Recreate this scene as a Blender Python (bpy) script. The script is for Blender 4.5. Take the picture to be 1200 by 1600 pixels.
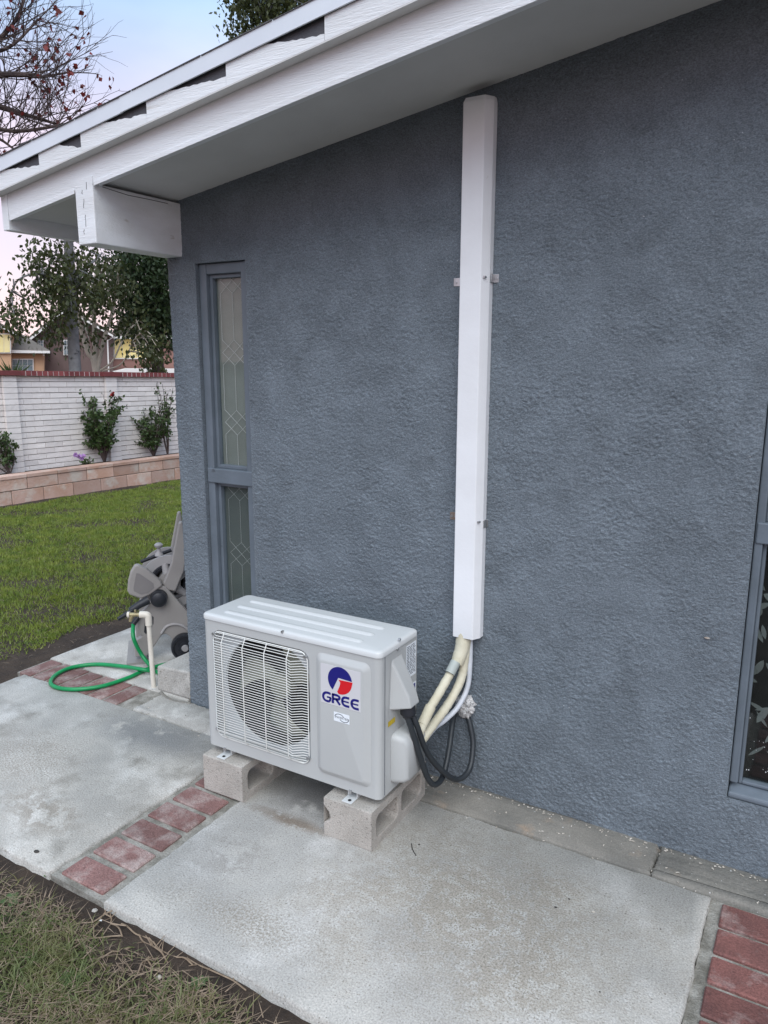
import bpy, math, random
import numpy as np
from mathutils import Vector, Matrix, noise as mnoise
random.seed(7); rng = np.random.default_rng(7)
for o in list(bpy.data.objects): bpy.data.objects.remove(o)
scene = bpy.context.scene
COL = scene.collection
rad = math.radians

# ------------------------------------------------------------------ camera
CAM = np.array([2.5469, -2.4766, 1.6409]); F = 1179.41
YAW, PITCH, ROLL = rad(30.4235), rad(11.5291), rad(0.1508)
fw = np.array([-math.sin(YAW)*math.cos(PITCH), math.cos(YAW)*math.cos(PITCH), -math.sin(PITCH)])
r0 = np.array([math.cos(YAW), math.sin(YAW), 0.]); u0 = np.cross(r0, fw)
rt = r0*math.cos(ROLL)+u0*math.sin(ROLL); up = -r0*math.sin(ROLL)+u0*math.cos(ROLL)
cd = bpy.data.cameras.new('camera'); co = bpy.data.objects.new('camera', cd); COL.objects.link(co)
cd.sensor_fit = 'HORIZONTAL'; cd.sensor_width = 36; cd.lens = 36*F/1200; cd.clip_start = .05; cd.clip_end = 2000
M = Matrix(((rt[0], up[0], -fw[0], CAM[0]), (rt[1], up[1], -fw[1], CAM[1]), (rt[2], up[2], -fw[2], CAM[2]), (0, 0, 0, 1)))
co.matrix_world = M
scene.camera = co
scene.render.resolution_x = 768; scene.render.resolution_y = 1024

def ray(px, py): return fw + rt*(px-600)/F - up*(py-800)/F
def onY(px, py, y=0.): d = ray(px, py); return CAM + d*((y-CAM[1])/d[1])
def onX(px, py, x=0.): d = ray(px, py); return CAM + d*((x-CAM[0])/d[0])
def onZ(px, py, z=0.): d = ray(px, py); return CAM + d*((z-CAM[2])/d[2])
def at(px, py, dist): d = ray(px, py); return CAM + d*(dist/math.hypot(d[0], d[1]))

# ------------------------------------------------------------------ sky, sun, exposure
SUN_EL, SUN_AZ = rad(50), rad(148)          # azimuth measured clockwise from +Y
w = bpy.data.worlds.new('World'); scene.world = w; w.use_nodes = True
nt = w.node_tree; nt.nodes.clear()
def N(t, kind, **kw):
    n = t.nodes.new(kind)
    for k, v in kw.items(): setattr(n, k, v)
    return n
sky = N(nt, 'ShaderNodeTexSky', sky_type='NISHITA', sun_disc=False)
sky.sun_elevation = SUN_EL; sky.sun_rotation = SUN_AZ; sky.air_density = 1.0; sky.dust_density = 1.5; sky.ozone_density = 2.0
tc = N(nt, 'ShaderNodeTexCoord'); mp = N(nt, 'ShaderNodeMapping'); mp.inputs['Scale'].default_value = (1, 1, 2.6)
nt.links.new(tc.outputs['Generated'], mp.inputs['Vector'])
no = N(nt, 'ShaderNodeTexNoise'); no.inputs['Scale'].default_value = 2.3; no.inputs['Detail'].default_value = 5; no.inputs['Roughness'].default_value = .5
nt.links.new(mp.outputs[0], no.inputs['Vector'])
cr = N(nt, 'ShaderNodeValToRGB'); cr.color_ramp.elements[0].position = .36; cr.color_ramp.elements[1].position = .62
cr.color_ramp.elements[0].color = (.62, .62, .62, 1); cr.color_ramp.elements[1].color = (.97, .97, .97, 1)
nt.links.new(no.outputs['Fac'], cr.inputs['Fac'])
sep = N(nt, 'ShaderNodeSeparateXYZ'); nt.links.new(tc.outputs['Generated'], sep.inputs[0])
el = N(nt, 'ShaderNodeValToRGB'); e = el.color_ramp.elements
e[0].position = 0; e[0].color = (8.3, 6.1, 6.1, 1); e[1].position = .8; e[1].color = (6.6, 8.0, 9.8, 1)
m1 = el.color_ramp.elements.new(.24); m1.color = (7.2, 6.0, 6.9, 1)
m2 = el.color_ramp.elements.new(.40); m2.color = (3.4, 5.4, 7.7, 1)
nt.links.new(sep.outputs['Z'], el.inputs['Fac'])
mx = N(nt, 'ShaderNodeMix', data_type='RGBA')
nt.links.new(cr.outputs[0], mx.inputs['Factor']); nt.links.new(sky.outputs[0], mx.inputs['A']); nt.links.new(el.outputs[0], mx.inputs['B'])
bg = N(nt, 'ShaderNodeBackground'); bg.inputs['Strength'].default_value = .12
nt.links.new(mx.outputs['Result'], bg.inputs['Color'])
wo = N(nt, 'ShaderNodeOutputWorld'); nt.links.new(bg.outputs[0], wo.inputs['Surface'])
ld = bpy.data.lights.new('sun', 'SUN'); ld.energy = 1.8; ld.angle = rad(55); ld.color = (1, .985, .96)
lo = bpy.data.objects.new('sun', ld); COL.objects.link(lo)
sd = Vector((math.sin(SUN_AZ)*math.cos(SUN_EL), math.cos(SUN_AZ)*math.cos(SUN_EL), math.sin(SUN_EL)))
lo.rotation_euler = sd.to_track_quat('Z', 'Y').to_euler()
vs = scene.view_settings; vs.view_transform = 'Standard'; vs.look = 'None'; vs.gamma = 1; vs.exposure = 0.42
vs.use_curve_mapping = False

# ------------------------------------------------------------------ materials
MATS = {}
def mat(name, c1, c2=None, scale=8., rough=.6, bump=0., bscale=60., bdetail=4., stretch=(1, 1, 1), spec=.4, metal=0.,
        spots=None, speck=None, ramp=(.35, .65), fine=None, orand=False, stains_and_patches=None, broom=None):
    """noise-mixed principled material. spots=(colour, scale, lo, hi): blotches; speck=(colour, scale, threshold): grains; fine=(scale,amount): grain"""
    if name in MATS: return MATS[name]
    m = bpy.data.materials.new(name); m.use_nodes = True; t = m.node_tree; L = t.links.new
    b = t.nodes['Principled BSDF']; b.inputs['Roughness'].default_value = rough; b.inputs['Metallic'].default_value = metal
    b.inputs['Specular IOR Level'].default_value = spec
    tc = N(t, 'ShaderNodeTexCoord'); mp = N(t, 'ShaderNodeMapping'); mp.inputs['Scale'].default_value = stretch
    L(tc.outputs['Object'], mp.inputs['Vector'])
    if orand:
        oi = N(t, 'ShaderNodeObjectInfo'); sc_ = N(t, 'ShaderNodeVectorMath', operation='SCALE'); sc_.inputs[0].default_value = (31, 17, 23); L(oi.outputs['Random'], sc_.inputs['Scale']); L(sc_.outputs[0], mp.inputs['Location'])
    def noise(s, d=4., r=.55):
        n = N(t, 'ShaderNodeTexNoise'); n.inputs['Scale'].default_value = s; n.inputs['Detail'].default_value = d; n.inputs['Roughness'].default_value = r
        L(mp.outputs[0], n.inputs['Vector']); return n.outputs['Fac']
    def rmp(fac, lo, hi):
        r = N(t, 'ShaderNodeMapRange'); r.inputs['From Min'].default_value = lo; r.inputs['From Max'].default_value = hi; L(fac, r.inputs['Value']); return r.outputs[0]
    def mixc(fac, a, bb):
        x = N(t, 'ShaderNodeMix', data_type='RGBA')
        if isinstance(fac, float): x.inputs['Factor'].default_value = fac
        else: L(fac, x.inputs['Factor'])
        for s, v in (('A', a), ('B', bb)):
            if isinstance(v, tuple): x.inputs[s].default_value = (*v, 1)
            else: L(v, x.inputs[s])
        return x.outputs['Result']
    col = mixc(rmp(noise(scale), *ramp), c1, c2 if c2 else c1)
    if spots:
        for (sc, ss, lo_, hi_) in (spots if isinstance(spots, list) else [spots]): col = mixc(rmp(noise(ss, 6., .6), lo_, hi_), col, sc)
    for (sx_, sy_, rx_, ry_, sc, amt, nsc, lo_) in (stains_and_patches or []):
        m2_ = N(t, 'ShaderNodeMapping'); m2_.inputs['Location'].default_value = (-sx_/rx_, -sy_/ry_, 0); m2_.inputs['Scale'].default_value = (1/rx_, 1/ry_, 0); L(tc.outputs['Object'], m2_.inputs['Vector'])
        ln_ = N(t, 'ShaderNodeVectorMath', operation='LENGTH'); L(m2_.outputs[0], ln_.inputs[0])
        edge = N(t, 'ShaderNodeMath', operation='MULTIPLY_ADD'); edge.inputs[1].default_value = 1.6; L(noise(3.1, 5., .6), edge.inputs[0]); edge.inputs[2].default_value = -.8
        ad_ = N(t, 'ShaderNodeMath', operation='ADD'); L(ln_.outputs['Value'], ad_.inputs[0]); L(edge.outputs[0], ad_.inputs[1])
        fo = rmp(ad_.outputs[0], 1.0, .25); gr = rmp(noise(nsc, 3., .7), lo_, lo_+.10)
        mu = N(t, 'ShaderNodeMath', operation='MULTIPLY'); L(fo, mu.inputs[0]); L(gr, mu.inputs[1]); m3 = N(t, 'ShaderNodeMath', operation='MULTIPLY'); L(mu.outputs[0], m3.inputs[0]); m3.inputs[1].default_value = amt
        col = mixc(m3.outputs[0], col, sc)
    if speck: col = mixc(rmp(noise(speck[1], 1.), speck[2], speck[2]+.04), col, speck[0])
    if orand:
        hh = N(t, 'ShaderNodeHueSaturation'); L(col, hh.inputs['Color']); ra = N(t, 'ShaderNodeMapRange'); ra.inputs['To Min'].default_value = 1-(.18 if orand is True else orand); ra.inputs['To Max'].default_value = 1+(.18 if orand is True else orand); L(oi.outputs['Random'], ra.inputs['Value']); L(ra.outputs[0], hh.inputs['Value']); col = hh.outputs[0]
    if fine:
        h = N(t, 'ShaderNodeHueSaturation'); L(col, h.inputs['Color'])
        a = N(t, 'ShaderNodeMapRange'); a.inputs['To Min'].default_value = 1-fine[1]; a.inputs['To Max'].default_value = 1+fine[1]
        a.inputs['From Min'].default_value = .25; a.inputs['From Max'].default_value = .75
        L(noise(fine[0], 2.), a.inputs['Value']); L(a.outputs[0], h.inputs['Value']); col = h.outputs[0]
    L(col, b.inputs['Base Color'])
    if bump:
        bm = N(t, 'ShaderNodeBump'); bm.inputs['Strength'].default_value = 1; bm.inputs['Distance'].default_value = bump
        L(noise(bscale, bdetail, .6), bm.inputs['Height']); L(bm.outputs[0], b.inputs['Normal'])
    MATS[name] = m; return m

def stucco():
    m = bpy.data.materials.new('stucco'); m.use_nodes = True; t = m.node_tree; L = t.links.new
    b = t.nodes['Principled BSDF']; b.inputs['Roughness'].default_value = .62; b.inputs['Specular IOR Level'].default_value = .35
    tc = N(t, 'ShaderNodeTexCoord')
    def noise(s, d, r, st=(1, 1, 1)):
        mp = N(t, 'ShaderNodeMapping'); mp.inputs['Scale'].default_value = st; mp.inputs['Rotation'].default_value = (0, .25, 0)
        L(tc.outputs['Object'], mp.inputs['Vector'])
        n = N(t, 'ShaderNodeTexNoise'); n.inputs['Scale'].default_value = s; n.inputs['Detail'].default_value = d; n.inputs['Roughness'].default_value = r
        n.inputs['Distortion'].default_value = .25
        L(mp.outputs[0], n.inputs['Vector']); return n.outputs['Fac']
    def math_(op, a, bb):
        x = N(t, 'ShaderNodeMath', operation=op)
        for i, v in enumerate((a, bb)):
            if isinstance(v, (int, float)): x.inputs[i].default_value = v
            else: L(v, x.inputs[i])
        return x.outputs[0]
    def rng_(v, a, bb, c=0., d=1.):
        r = N(t, 'ShaderNodeMapRange'); 
        for i, q in zip(('From Min', 'From Max', 'To Min', 'To Max'), (a, bb, c, d)): r.inputs[i].default_value = q
        L(v, r.inputs['Value']); return r.outputs[0]
    dash = noise(128, 4, .68, (.8, .8, 1.3)); mid = noise(300, 2, .6, (.9, 1, 1.2)); big = noise(2.2, 4, .6); patch = noise(7, 3, .55)
    amp = rng_(patch, .35, .65, .55, 1.25)
    h = math_('ADD', math_('MULTIPLY', math_('MULTIPLY', rng_(dash, .3, .62), amp), .75), math_('MULTIPLY', mid, .3))
    bm = N(t, 'ShaderNodeBump'); bm.inputs['Strength'].default_value = 1; bm.inputs['Distance'].default_value = .0022
    L(h, bm.inputs['Height']); L(bm.outputs[0], b.inputs['Normal'])
    x = N(t, 'ShaderNodeMix', data_type='RGBA'); L(rng_(big, .3, .7), x.inputs['Factor'])
    x.inputs['A'].default_value = (.132, .157, .180, 1); x.inputs['B'].default_value = (.166, .198, .227, 1)
    y = N(t, 'ShaderNodeMix', data_type='RGBA'); L(rng_(noise(5, 6, .7),   .32, .44, .62, 1.), y.inputs['Factor'])
    y.inputs['A'].default_value = (.088, .102, .114, 1); L(x.outputs['Result'], y.inputs['B'])
    z = N(t, 'ShaderNodeMix', data_type='RGBA'); L(rng_(noise(150, 0, .5), .875, .90), z.inputs['Factor'])  # the yellow is the sunset's reflection put into the pane colour
    L(y.outputs['Result'], z.inputs['A']); z.inputs['B'].default_value = (.4, .42, .44, 1)
    hs = N(t, 'ShaderNodeHueSaturation'); L(z.outputs['Result'], hs.inputs['Color'])
    g1 = math_('ADD', rng_(noise(235, 2, .7, (.8, 1, 1.3)), .28, .72, -.42, .42), rng_(noise(9, 5, .65), .3, .7, .88, 1.12)); L(g1, hs.inputs['Value']); L(hs.outputs[0], b.inputs['Base Color'])  # fine grain puts the stucco's micro shadows into colour; second noise is broad tone
    return m
STUCCO = stucco()
WHITE = mat('white_paint', (.80, .825, .85), (.72, .735, .745), 5, .45, .0022, 90, 6, stretch=(.25, 1, 2.8), spots=((.42, .38, .33), 9, .66, .78))
SOFFIT = mat('soffit_shaded_white', (.66, .66, .65), (.60, .60, .59), 3, .6, .0008, 120)  # white paint greyed; the shade under the eave is in its colour
DARKGREY = mat('old_grey_paint', (.085, .085, .095), (.07, .07, .08), 12, .7, .002, 60)
FLASH = mat('flashing_white', (.70, .745, .80), (.65, .69, .745), 4, .35)
SHINGLE = mat('roof_shingle', (.12, .12, .125), (.07, .07, .075), 40, .9, .003, 120)
FRAMEB = mat('frame_bluegrey', (.142, .172, .205), (.115, .14, .165), 7, .42, .001, 70, spots=((.07, .08, .09), 22, .68, .76))
su = onZ(455, 1283)
CONC = mat('concrete', (.455, .44, .405), (.345, .335, .31), 3.2, .88, .0028, 150, 8, ramp=(.40, .60), spots=[((.25, .24, .215), 5, .53, .70), ((.52, .51, .48), 4.3, .52, .66), ((.25, .23, .195), 75, .60, .72)], fine=(190, .30), speck=((.20, .19, .17), 150, .69),
           stains_and_patches=[(.15, -.33, .42, .16, (.21, .215, .215), .85, 6, .34), (-.25, -.75, .5, .3, (.27, .245, .21), .8, 130, .44), (.2, -.95, .3, .12, (.26, .235, .20), .8, 16, .42)])
CONC2 = mat('concrete_dusty', (.455, .44, .405), (.37, .36, .335), 3.0, .9, .0026, 170, 8, ramp=(.40, .60), spots=[((.51, .50, .475), 4.1, .52, .68), ((.27, .25, .215), 75, .60, .72)], fine=(190, .30), speck=((.20, .185, .16), 150, .685),
            stains_and_patches=[(1.78, -.62, .56, .46, (.18, .155, .12), .8, 150, .49), (1.78, -.60, .66, .5, (.29, .255, .205), .6, 26, .42), (su[0], su[1], .26, .045, (.19, .145, .105), .85, 26, .36), (1.0, -.32, .30, .24, (.19, .185, .175), .8, 6, .32), (1.2, -1.0, .4, .12, (.26, .235, .195), .8, 120, .45), (.95, -.8, .2, .22, (.29, .275, .25), .7, 8, .42)])  # includes a darker grey patch on the slab beneath the air conditioner
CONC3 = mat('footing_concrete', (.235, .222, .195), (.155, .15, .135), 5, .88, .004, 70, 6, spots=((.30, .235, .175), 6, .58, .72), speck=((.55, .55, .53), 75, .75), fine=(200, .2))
MORTAR = mat('mortar', (.36, .345, .31), (.17, .16, .135), 18, .95, .006, 110, 6, fine=(220, .25))
BRICK = mat('red_brick', (.235, .13, .118), (.185, .10, .09), 9, .88, .005, 150, 8, spots=[((.40, .33, .305), 12, .46, .72), ((.12, .06, .055), 40, .6, .75)], fine=(210, .32), orand=True)
BRICK2 = mat('red_brick_dark', (.205, .088, .076), (.155, .070, .062), 11, .85, .003, 130, 5, spots=[((.35, .27, .25), 14, .52, .78), ((.10, .045, .045), 40, .6, .75)], fine=(210, .32), orand=True)
BLOCK = mat('grey_block', (.46, .43, .39), (.37, .345, .31), 10, .95, .004, 170, 4, speck=((.2, .19, .17), 190, .66), fine=(300, .25))
SOIL = mat('soil', (.060, .042, .030), (.030, .021, .016), 6, .95, .02, 45, 8, spots=((.09, .07, .05), 22, .6, .72), speck=((.16, .13, .10), 90, .74))
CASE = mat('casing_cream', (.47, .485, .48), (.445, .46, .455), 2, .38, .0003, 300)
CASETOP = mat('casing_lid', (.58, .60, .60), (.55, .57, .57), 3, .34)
WIRE = mat('wire_white', (.74, .75, .72), None, 4, .4)
BLACK = mat('black_dark', (.012, .012, .013), None, 4, .8)
COIL = mat('coil_dark', (.03, .032, .035), (.015, .015, .017), 40, .6)
FAN = mat('fan_grey', (.32, .33, .27), (.25, .26, .21), 6, .5)
SHROUD = mat('shroud_grey', (.52, .55, .56), (.45, .48, .5), 5, .5)
BLUE = mat('logo_blue', (.012, .012, .17), None, 4, .4)
RED = mat('logo_red', (.62, .012, .02), None, 4, .4)
STICK = mat('sticker_silver', (.60, .60, .62), None, 4, .35)
STICKW = mat('sticker_white', (.78, .83, .87), None, 4, .4)
INK = mat('ink_dark', (.03, .04, .06), None, 4, .6)
YEL = mat('sticker_yellow', (.62, .46, .03), (.45, .33, .03), 90, .5)
METAL = mat('galvanised', (.55, .56, .57), (.40, .41, .42), 30, .35, metal=.8)
RUBBER = mat('black_conduit', (.022, .027, .032), (.03, .035, .04), 20, .42)
WRAP = mat('pipe_wrap', (.66, .63, .50), (.58, .54, .40), 14, .55, .002, 60)
WRAPG = mat('wrap_tape', (.45, .49, .46), (.38, .42, .4), 14, .5)
PVC = mat('pvc_white', (.72, .69, .62), (.62, .58, .5), 9, .4)
FOAM = mat('foam', (.66, .66, .65), (.40, .40, .40), 60, .45, .006, 110)
PLAST = mat('reel_plastic', (.315, .30, .285), (.27, .255, .245), 5, .5, .0006, 200)
PLASTL = mat('reel_plastic_light', (.36, .35, .35), (.31, .30, .30), 8, .5)
BLKP = mat('black_plastic', (.016, .018, .024), (.022, .024, .03), 20, .45)
HOSE = mat('hose_green', (.008, .27, .085), (.006, .22, .07), 14, .32)
BRASS = mat('brass', (.42, .36, .2), (.3, .26, .16), 30, .4, metal=.6)
WBRICK = mat('white_brick', (.82, .77, .74), (.72, .67, .645), 3, .8, .006, 26, 4, spots=((.50, .44, .40), 7, .64, .8), orand=.06)
WMORT = mat('white_mortar', (.46, .43, .40), (.36, .335, .31), 6, .95)
CAPB = mat('cap_brick', (.23, .058, .058), (.17, .045, .047), 8, .8, .003, 60, orand=True)
CAPM = mat('cap_mortar', (.62, .52, .50), (.5, .42, .40), 8, .9)
PLANT = mat('planter_block', (.53, .37, .31), (.44, .27, .20), 3, .9, .006, 40, 5, spots=((.55, .47, .41), 4, .52, .66), orand=True)
PLANTM = mat('planter_mortar', (.33, .28, .24), (.24, .2, .17), 8, .95)
BARK = mat('bark_dark', (.10, .072, .066), (.055, .04, .037), 20, .9, .01, 40)
BARKG = mat('bark_grey', (.20, .20, .20), (.13, .13, .13), 9, .9, .01, 30, spots=((.03, .03, .03), 5, .68, .72))
BARKP = mat('bark_pale', (.55, .48, .39), (.42, .36, .29), 5, .85, .01, 30)
def leafmat(name, c1, c2, scale=30, trans=.25):
    m = mat(name, c1, c2, scale, .5, ramp=(.3, .7))
    t = m.node_tree; b = t.nodes['Principled BSDF']
    tr = N(t, 'ShaderNodeBsdfTranslucent'); mxs = N(t, 'ShaderNodeMixShader'); mxs.inputs[0].default_value = trans
    src = b.inputs['Base Color'].links[0].from_socket; t.links.new(src, tr.inputs['Color'])
    out = t.nodes['Material Output']; t.links.new(b.outputs[0], mxs.inputs[1]); t.links.new(tr.outputs[0], mxs.inputs[2]); t.links.new(mxs.outputs[0], out.inputs['Surface'])
    return m
GRASSF = leafmat('lawn_green', (.26, .305, .055), (.12, .19, .03), 9)
GRASSN = leafmat('grass_green', (.20, .185, .08), (.085, .135, .035), 8)
STRAW = leafmat('straw', (.36, .27, .19), (.21, .15, .10), 40, .1)
LEAFD = leafmat('leaf_dark', (.045, .075, .024), (.018, .036, .013), 6)
LEAFE = leafmat('leaf_olive', (.085, .098, .030), (.035, .05, .018), 7)
LEAFR = leafmat('leaf_red', (.25, .03, .028), (.09, .02, .015), 9)
LEAFB = leafmat('leaf_bush', (.035, .07, .022), (.075, .115, .035), 14)
FLOWP = leafmat('petal_purple', (.46, .22, .58), (.62, .45, .70), 30)
FLOWR = leafmat('petal_red', (.4, .035, .03), (.3, .02, .02), 30)

def glass(name, tint, rough, refl):
    m = bpy.data.materials.new(name); m.use_nodes = True; t = m.node_tree; t.nodes.clear(); L = t.links.new
    tr = N(t, 'ShaderNodeBsdfTransparent'); tr.inputs[0].default_value = (*tint, 1)
    gl = N(t, 'ShaderNodeBsdfGlossy'); gl.inputs['Roughness'].default_value = rough
    lw = N(t, 'ShaderNodeLayerWeight'); pw_ = N(t, 'ShaderNodeMath', operation='POWER'); pw_.inputs[1].default_value = 4.0; L(lw.outputs['Facing'], pw_.inputs[0])
    ad = N(t, 'ShaderNodeMath', operation='ADD', use_clamp=True); ad.inputs[1].default_value = refl; L(pw_.outputs[0], ad.inputs[0])
    mx = N(t, 'ShaderNodeMixShader'); L(ad.outputs[0], mx.inputs[0]); L(tr.outputs[0], mx.inputs[1]); L(gl.outputs[0], mx.inputs[2])
    o = N(t, 'ShaderNodeOutputMaterial'); L(mx.outputs[0], o.inputs['Surface']); return m
GLASS = glass('window_glass', (.90, .93, .92), .03, .035)

# ------------------------------------------------------------------ mesh helpers
class MB:
    def __init__(s): s.v = []; s.f = []
    def add(s, vs, fs):
        n = len(s.v); s.v += [tuple(map(float, p)) for p in vs]; s.f += [tuple(i+n for i in f) for f in fs]; return s
    def box(s, x0, x1, y0, y1, z0, z1):
        return s.add([(x0, y0, z0), (x1, y0, z0), (x1, y1, z0), (x0, y1, z0), (x0, y0, z1), (x1, y0, z1), (x1, y1, z1), (x0, y1, z1)],
                     [(3, 2, 1, 0), (4, 5, 6, 7), (0, 1, 5, 4), (1, 2, 6, 5), (2, 3, 7, 6), (3, 0, 4, 7)])
    def prism(s, pts, axis, a, b):
        """pts: 2D polygon; axis 'x': (y,z), 'y': (x,z), 'z': (x,y)"""
        def P(p, t): return (t, p[0], p[1]) if axis == 'x' else ((p[0], t, p[1]) if axis == 'y' else (p[0], p[1], t))
        n = len(pts); vs = [P(p, a) for p in pts]+[P(p, b) for p in pts]
        fs = [tuple(range(n))[::-1], tuple(range(n, 2*n))]+[(i, (i+1) % n, n+(i+1) % n, n+i) for i in range(n)]
        return s.add(vs, fs)
    def tube(s, path, r, n=8, caps=True, closed=False):
        P = [np.array(p, float) for p in path]; m = len(P); R = r if hasattr(r, '__len__') else [r]*m
        prev = None; vs = []; 
        for i in range(m):
            a = P[(i-1) % m] if (closed or i > 0) else P[i]; b = P[(i+1) % m] if (closed or i < m-1) else P[i]
            t = b-a; t /= (np.linalg.norm(t)+1e-12)
            if prev is None:
                h = np.array([0, 0, 1.]) if abs(t[2]) < .9 else np.array([1., 0, 0]); x = np.cross(t, h)
            else: x = prev-t*(prev@t)
            x /= (np.linalg.norm(x)+1e-12); prev = x; y = np.cross(t, x)
            for k in range(n):
                a_ = 2*math.pi*k/n; vs.append(P[i]+R[i]*(math.cos(a_)*x+math.sin(a_)*y))
        fs = []
        for i in range(m if closed else m-1):
            j = (i+1) % m
            for k in range(n): fs.append((i*n+k, i*n+(k+1) % n, j*n+(k+1) % n, j*n+k))
        if caps and not closed: fs += [tuple(range(n))[::-1], tuple(range((m-1)*n, m*n))]
        return s.add(vs, fs)
    def ring(s, outer, inner, fn):
        n = len(outer); return s.add([fn(p) for p in outer]+[fn(p) for p in inner], [(i, (i+1) % n, n+(i+1) % n, n+i) for i in range(n)])
    def bridge(s, la, lb):
        n = len(la); return s.add(list(la)+list(lb), [(i, (i+1) % n, n+(i+1) % n, n+i) for i in range(n)])
    def ngon(s, pts): return s.add(pts, [tuple(range(len(pts)))])

def smooth_path(pts, k=6, closed=False):
    P = [np.array(p, float) for p in pts]; out = []; n = len(P)
    for i in range(n if closed else n-1):
        p0 = P[(i-1) % n] if (closed or i > 0) else 2*P[0]-P[1]; p1 = P[i]; p2 = P[(i+1) % n]
        p3 = P[(i+2) % n] if (closed or i < n-2) else 2*P[-1]-P[-2]
        for j in range(k):
            t = j/k; out.append(.5*((2*p1)+(-p0+p2)*t+(2*p0-5*p1+4*p2-p3)*t*t+(-p0+3*p1-3*p2+p3)*t**3))
    if not closed: out.append(P[-1])
    return out

def rrect(x0, x1, z0, z1, r, k=6):
    out = []
    for cx, cz, a0 in ((x1-r, z1-r, 0), (x0+r, z1-r, 90), (x0+r, z0+r, 180), (x1-r, z0+r, 270)):
        for j in range(k+1): a = rad(a0+90*j/k); out.append((cx+r*math.cos(a), cz+r*math.sin(a)))
    return out

def mesh_from(name, vs, fs, m, smooth=None):
    me = bpy.data.meshes.new(name); me.from_pydata(vs, [], fs); me.update()
    if m: me.materials.append(m)
    if smooth:
        for p in me.polygons: p.use_smooth = True
        me.set_sharp_from_angle(angle=rad(smooth))
    return me

def link(name, me, parent=None, loc=(0, 0, 0)):
    o = bpy.data.objects.new(name, me); COL.objects.link(o); o.location = loc
    if parent: o.parent = parent
    return o

def obj(name, mb, m, parent=None, origin=None, smooth=None, bevel=0, fix=True, seg=2):
    """world-coordinate MB -> object; origin defaults to the root's location"""
    if origin is None:
        origin = np.zeros(3); p = parent
        while p is not None: origin = origin+np.array(p.location); p = p.parent
        rel = (0, 0, 0)
    else:
        origin = np.array(origin, float); rel = tuple(origin); 
        if parent:
            q = np.zeros(3); p = parent
            while p is not None: q = q+np.array(p.location); p = p.parent
            rel = tuple(origin-q)
    vs = [tuple(np.array(v)-origin) for v in mb.v]
    me = mesh_from(name, vs, mb.f, m, smooth)
    if fix:
        import bmesh
        bm = bmesh.new(); bm.from_mesh(me); bmesh.ops.remove_doubles(bm, verts=bm.verts, dist=1e-5); bmesh.ops.recalc_face_normals(bm, faces=bm.faces); bm.to_mesh(me); bm.free()
        if smooth: me.set_sharp_from_angle(angle=rad(smooth))
    o = link(name, me, parent, rel)
    if bevel:
        b = o.modifiers.new('bevel', 'BEVEL'); b.width = bevel; b.segments = seg; b.limit_method = 'ANGLE'; b.angle_limit = rad(40)
    return o

def thing(name, label, cat, loc=(0, 0, 0), group=None, rotz=0):
    o = bpy.data.objects.new(name, None); COL.objects.link(o); o.location = tuple(map(float, loc)); o.rotation_euler = (0, 0, rotz); o.empty_display_size = .1
    return tag(o, label, cat, group)
def tag(o, label=None, cat=None, group=None, kind=None):
    if label: o['label'] = label
    if cat: o['category'] = cat
    if group: o['group'] = group
    if kind: o['kind'] = kind
    return o
def np_mesh(name, V, Fq, m):
    """fast mesh: V (n,3), Fq (m,k)"""
    me = bpy.data.meshes.new(name); k = Fq.shape[1]
    me.vertices.add(len(V)); me.vertices.foreach_set('co', V.astype(np.float32).ravel())
    me.loops.add(Fq.size); me.loops.foreach_set('vertex_index', Fq.astype(np.int32).ravel())
    me.polygons.add(len(Fq)); me.polygons.foreach_set('loop_start', np.arange(0, Fq.size, k, dtype=np.int32)); me.polygons.foreach_set('loop_total', np.full(len(Fq), k, np.int32))
    me.update(calc_edges=True); me.materials.append(m); return me

# ================================================================== GROUND
def axis(lo, hi, f0, f1, step, far):
    a = list(np.arange(f0, f1+1e-6, step)); g = step*2; x = f0
    L_ = []
    while x > lo: x -= g; g *= 1.6; L_.append(x)
    g = step*2; x = f1; R_ = []
    while x < hi: x += g; g *= 1.6; R_.append(x)
    return np.array(L_[::-1]+a+R_)
gx = axis(-600, 600, -7, 6, .08, 0); gy = axis(-600, 600, -4, 9, .08, 0)
GX, GY = np.meshgrid(gx, gy, indexing='ij')
def hnoise(x, y):
    return .010*np.sin(x*7.1+1.3*np.sin(y*5.3))*np.sin(y*6.3+x*1.7)+.006*np.sin(x*17+y*11)*np.sin(y*19-x*5)
def gz(x, y):
    x = np.asarray(x, float); y = np.asarray(y, float)
    drop = np.clip((-6.6-x)/16, 0, 1); drop = drop*drop*(3-2*drop)
    return -.030+.55*hnoise(x, y)*np.clip(1.2-drop, .2, 1)-4.0*drop
GZ = gz(GX, GY)
V = np.stack([GX, GY, GZ], -1).reshape(-1, 3); nx, ny = len(gx), len(gy)
I = (np.arange(nx-1)[:, None]*ny+np.arange(ny-1)[None]).ravel()
go = link('ground', np_mesh('ground', V, np.stack([I, I+ny, I+ny+1, I+1], 1), SOIL)); tag(go, kind='structure', label='bare brown soil under the lawn and path', cat='ground')
for p in go.data.polygons: p.use_smooth = True

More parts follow.
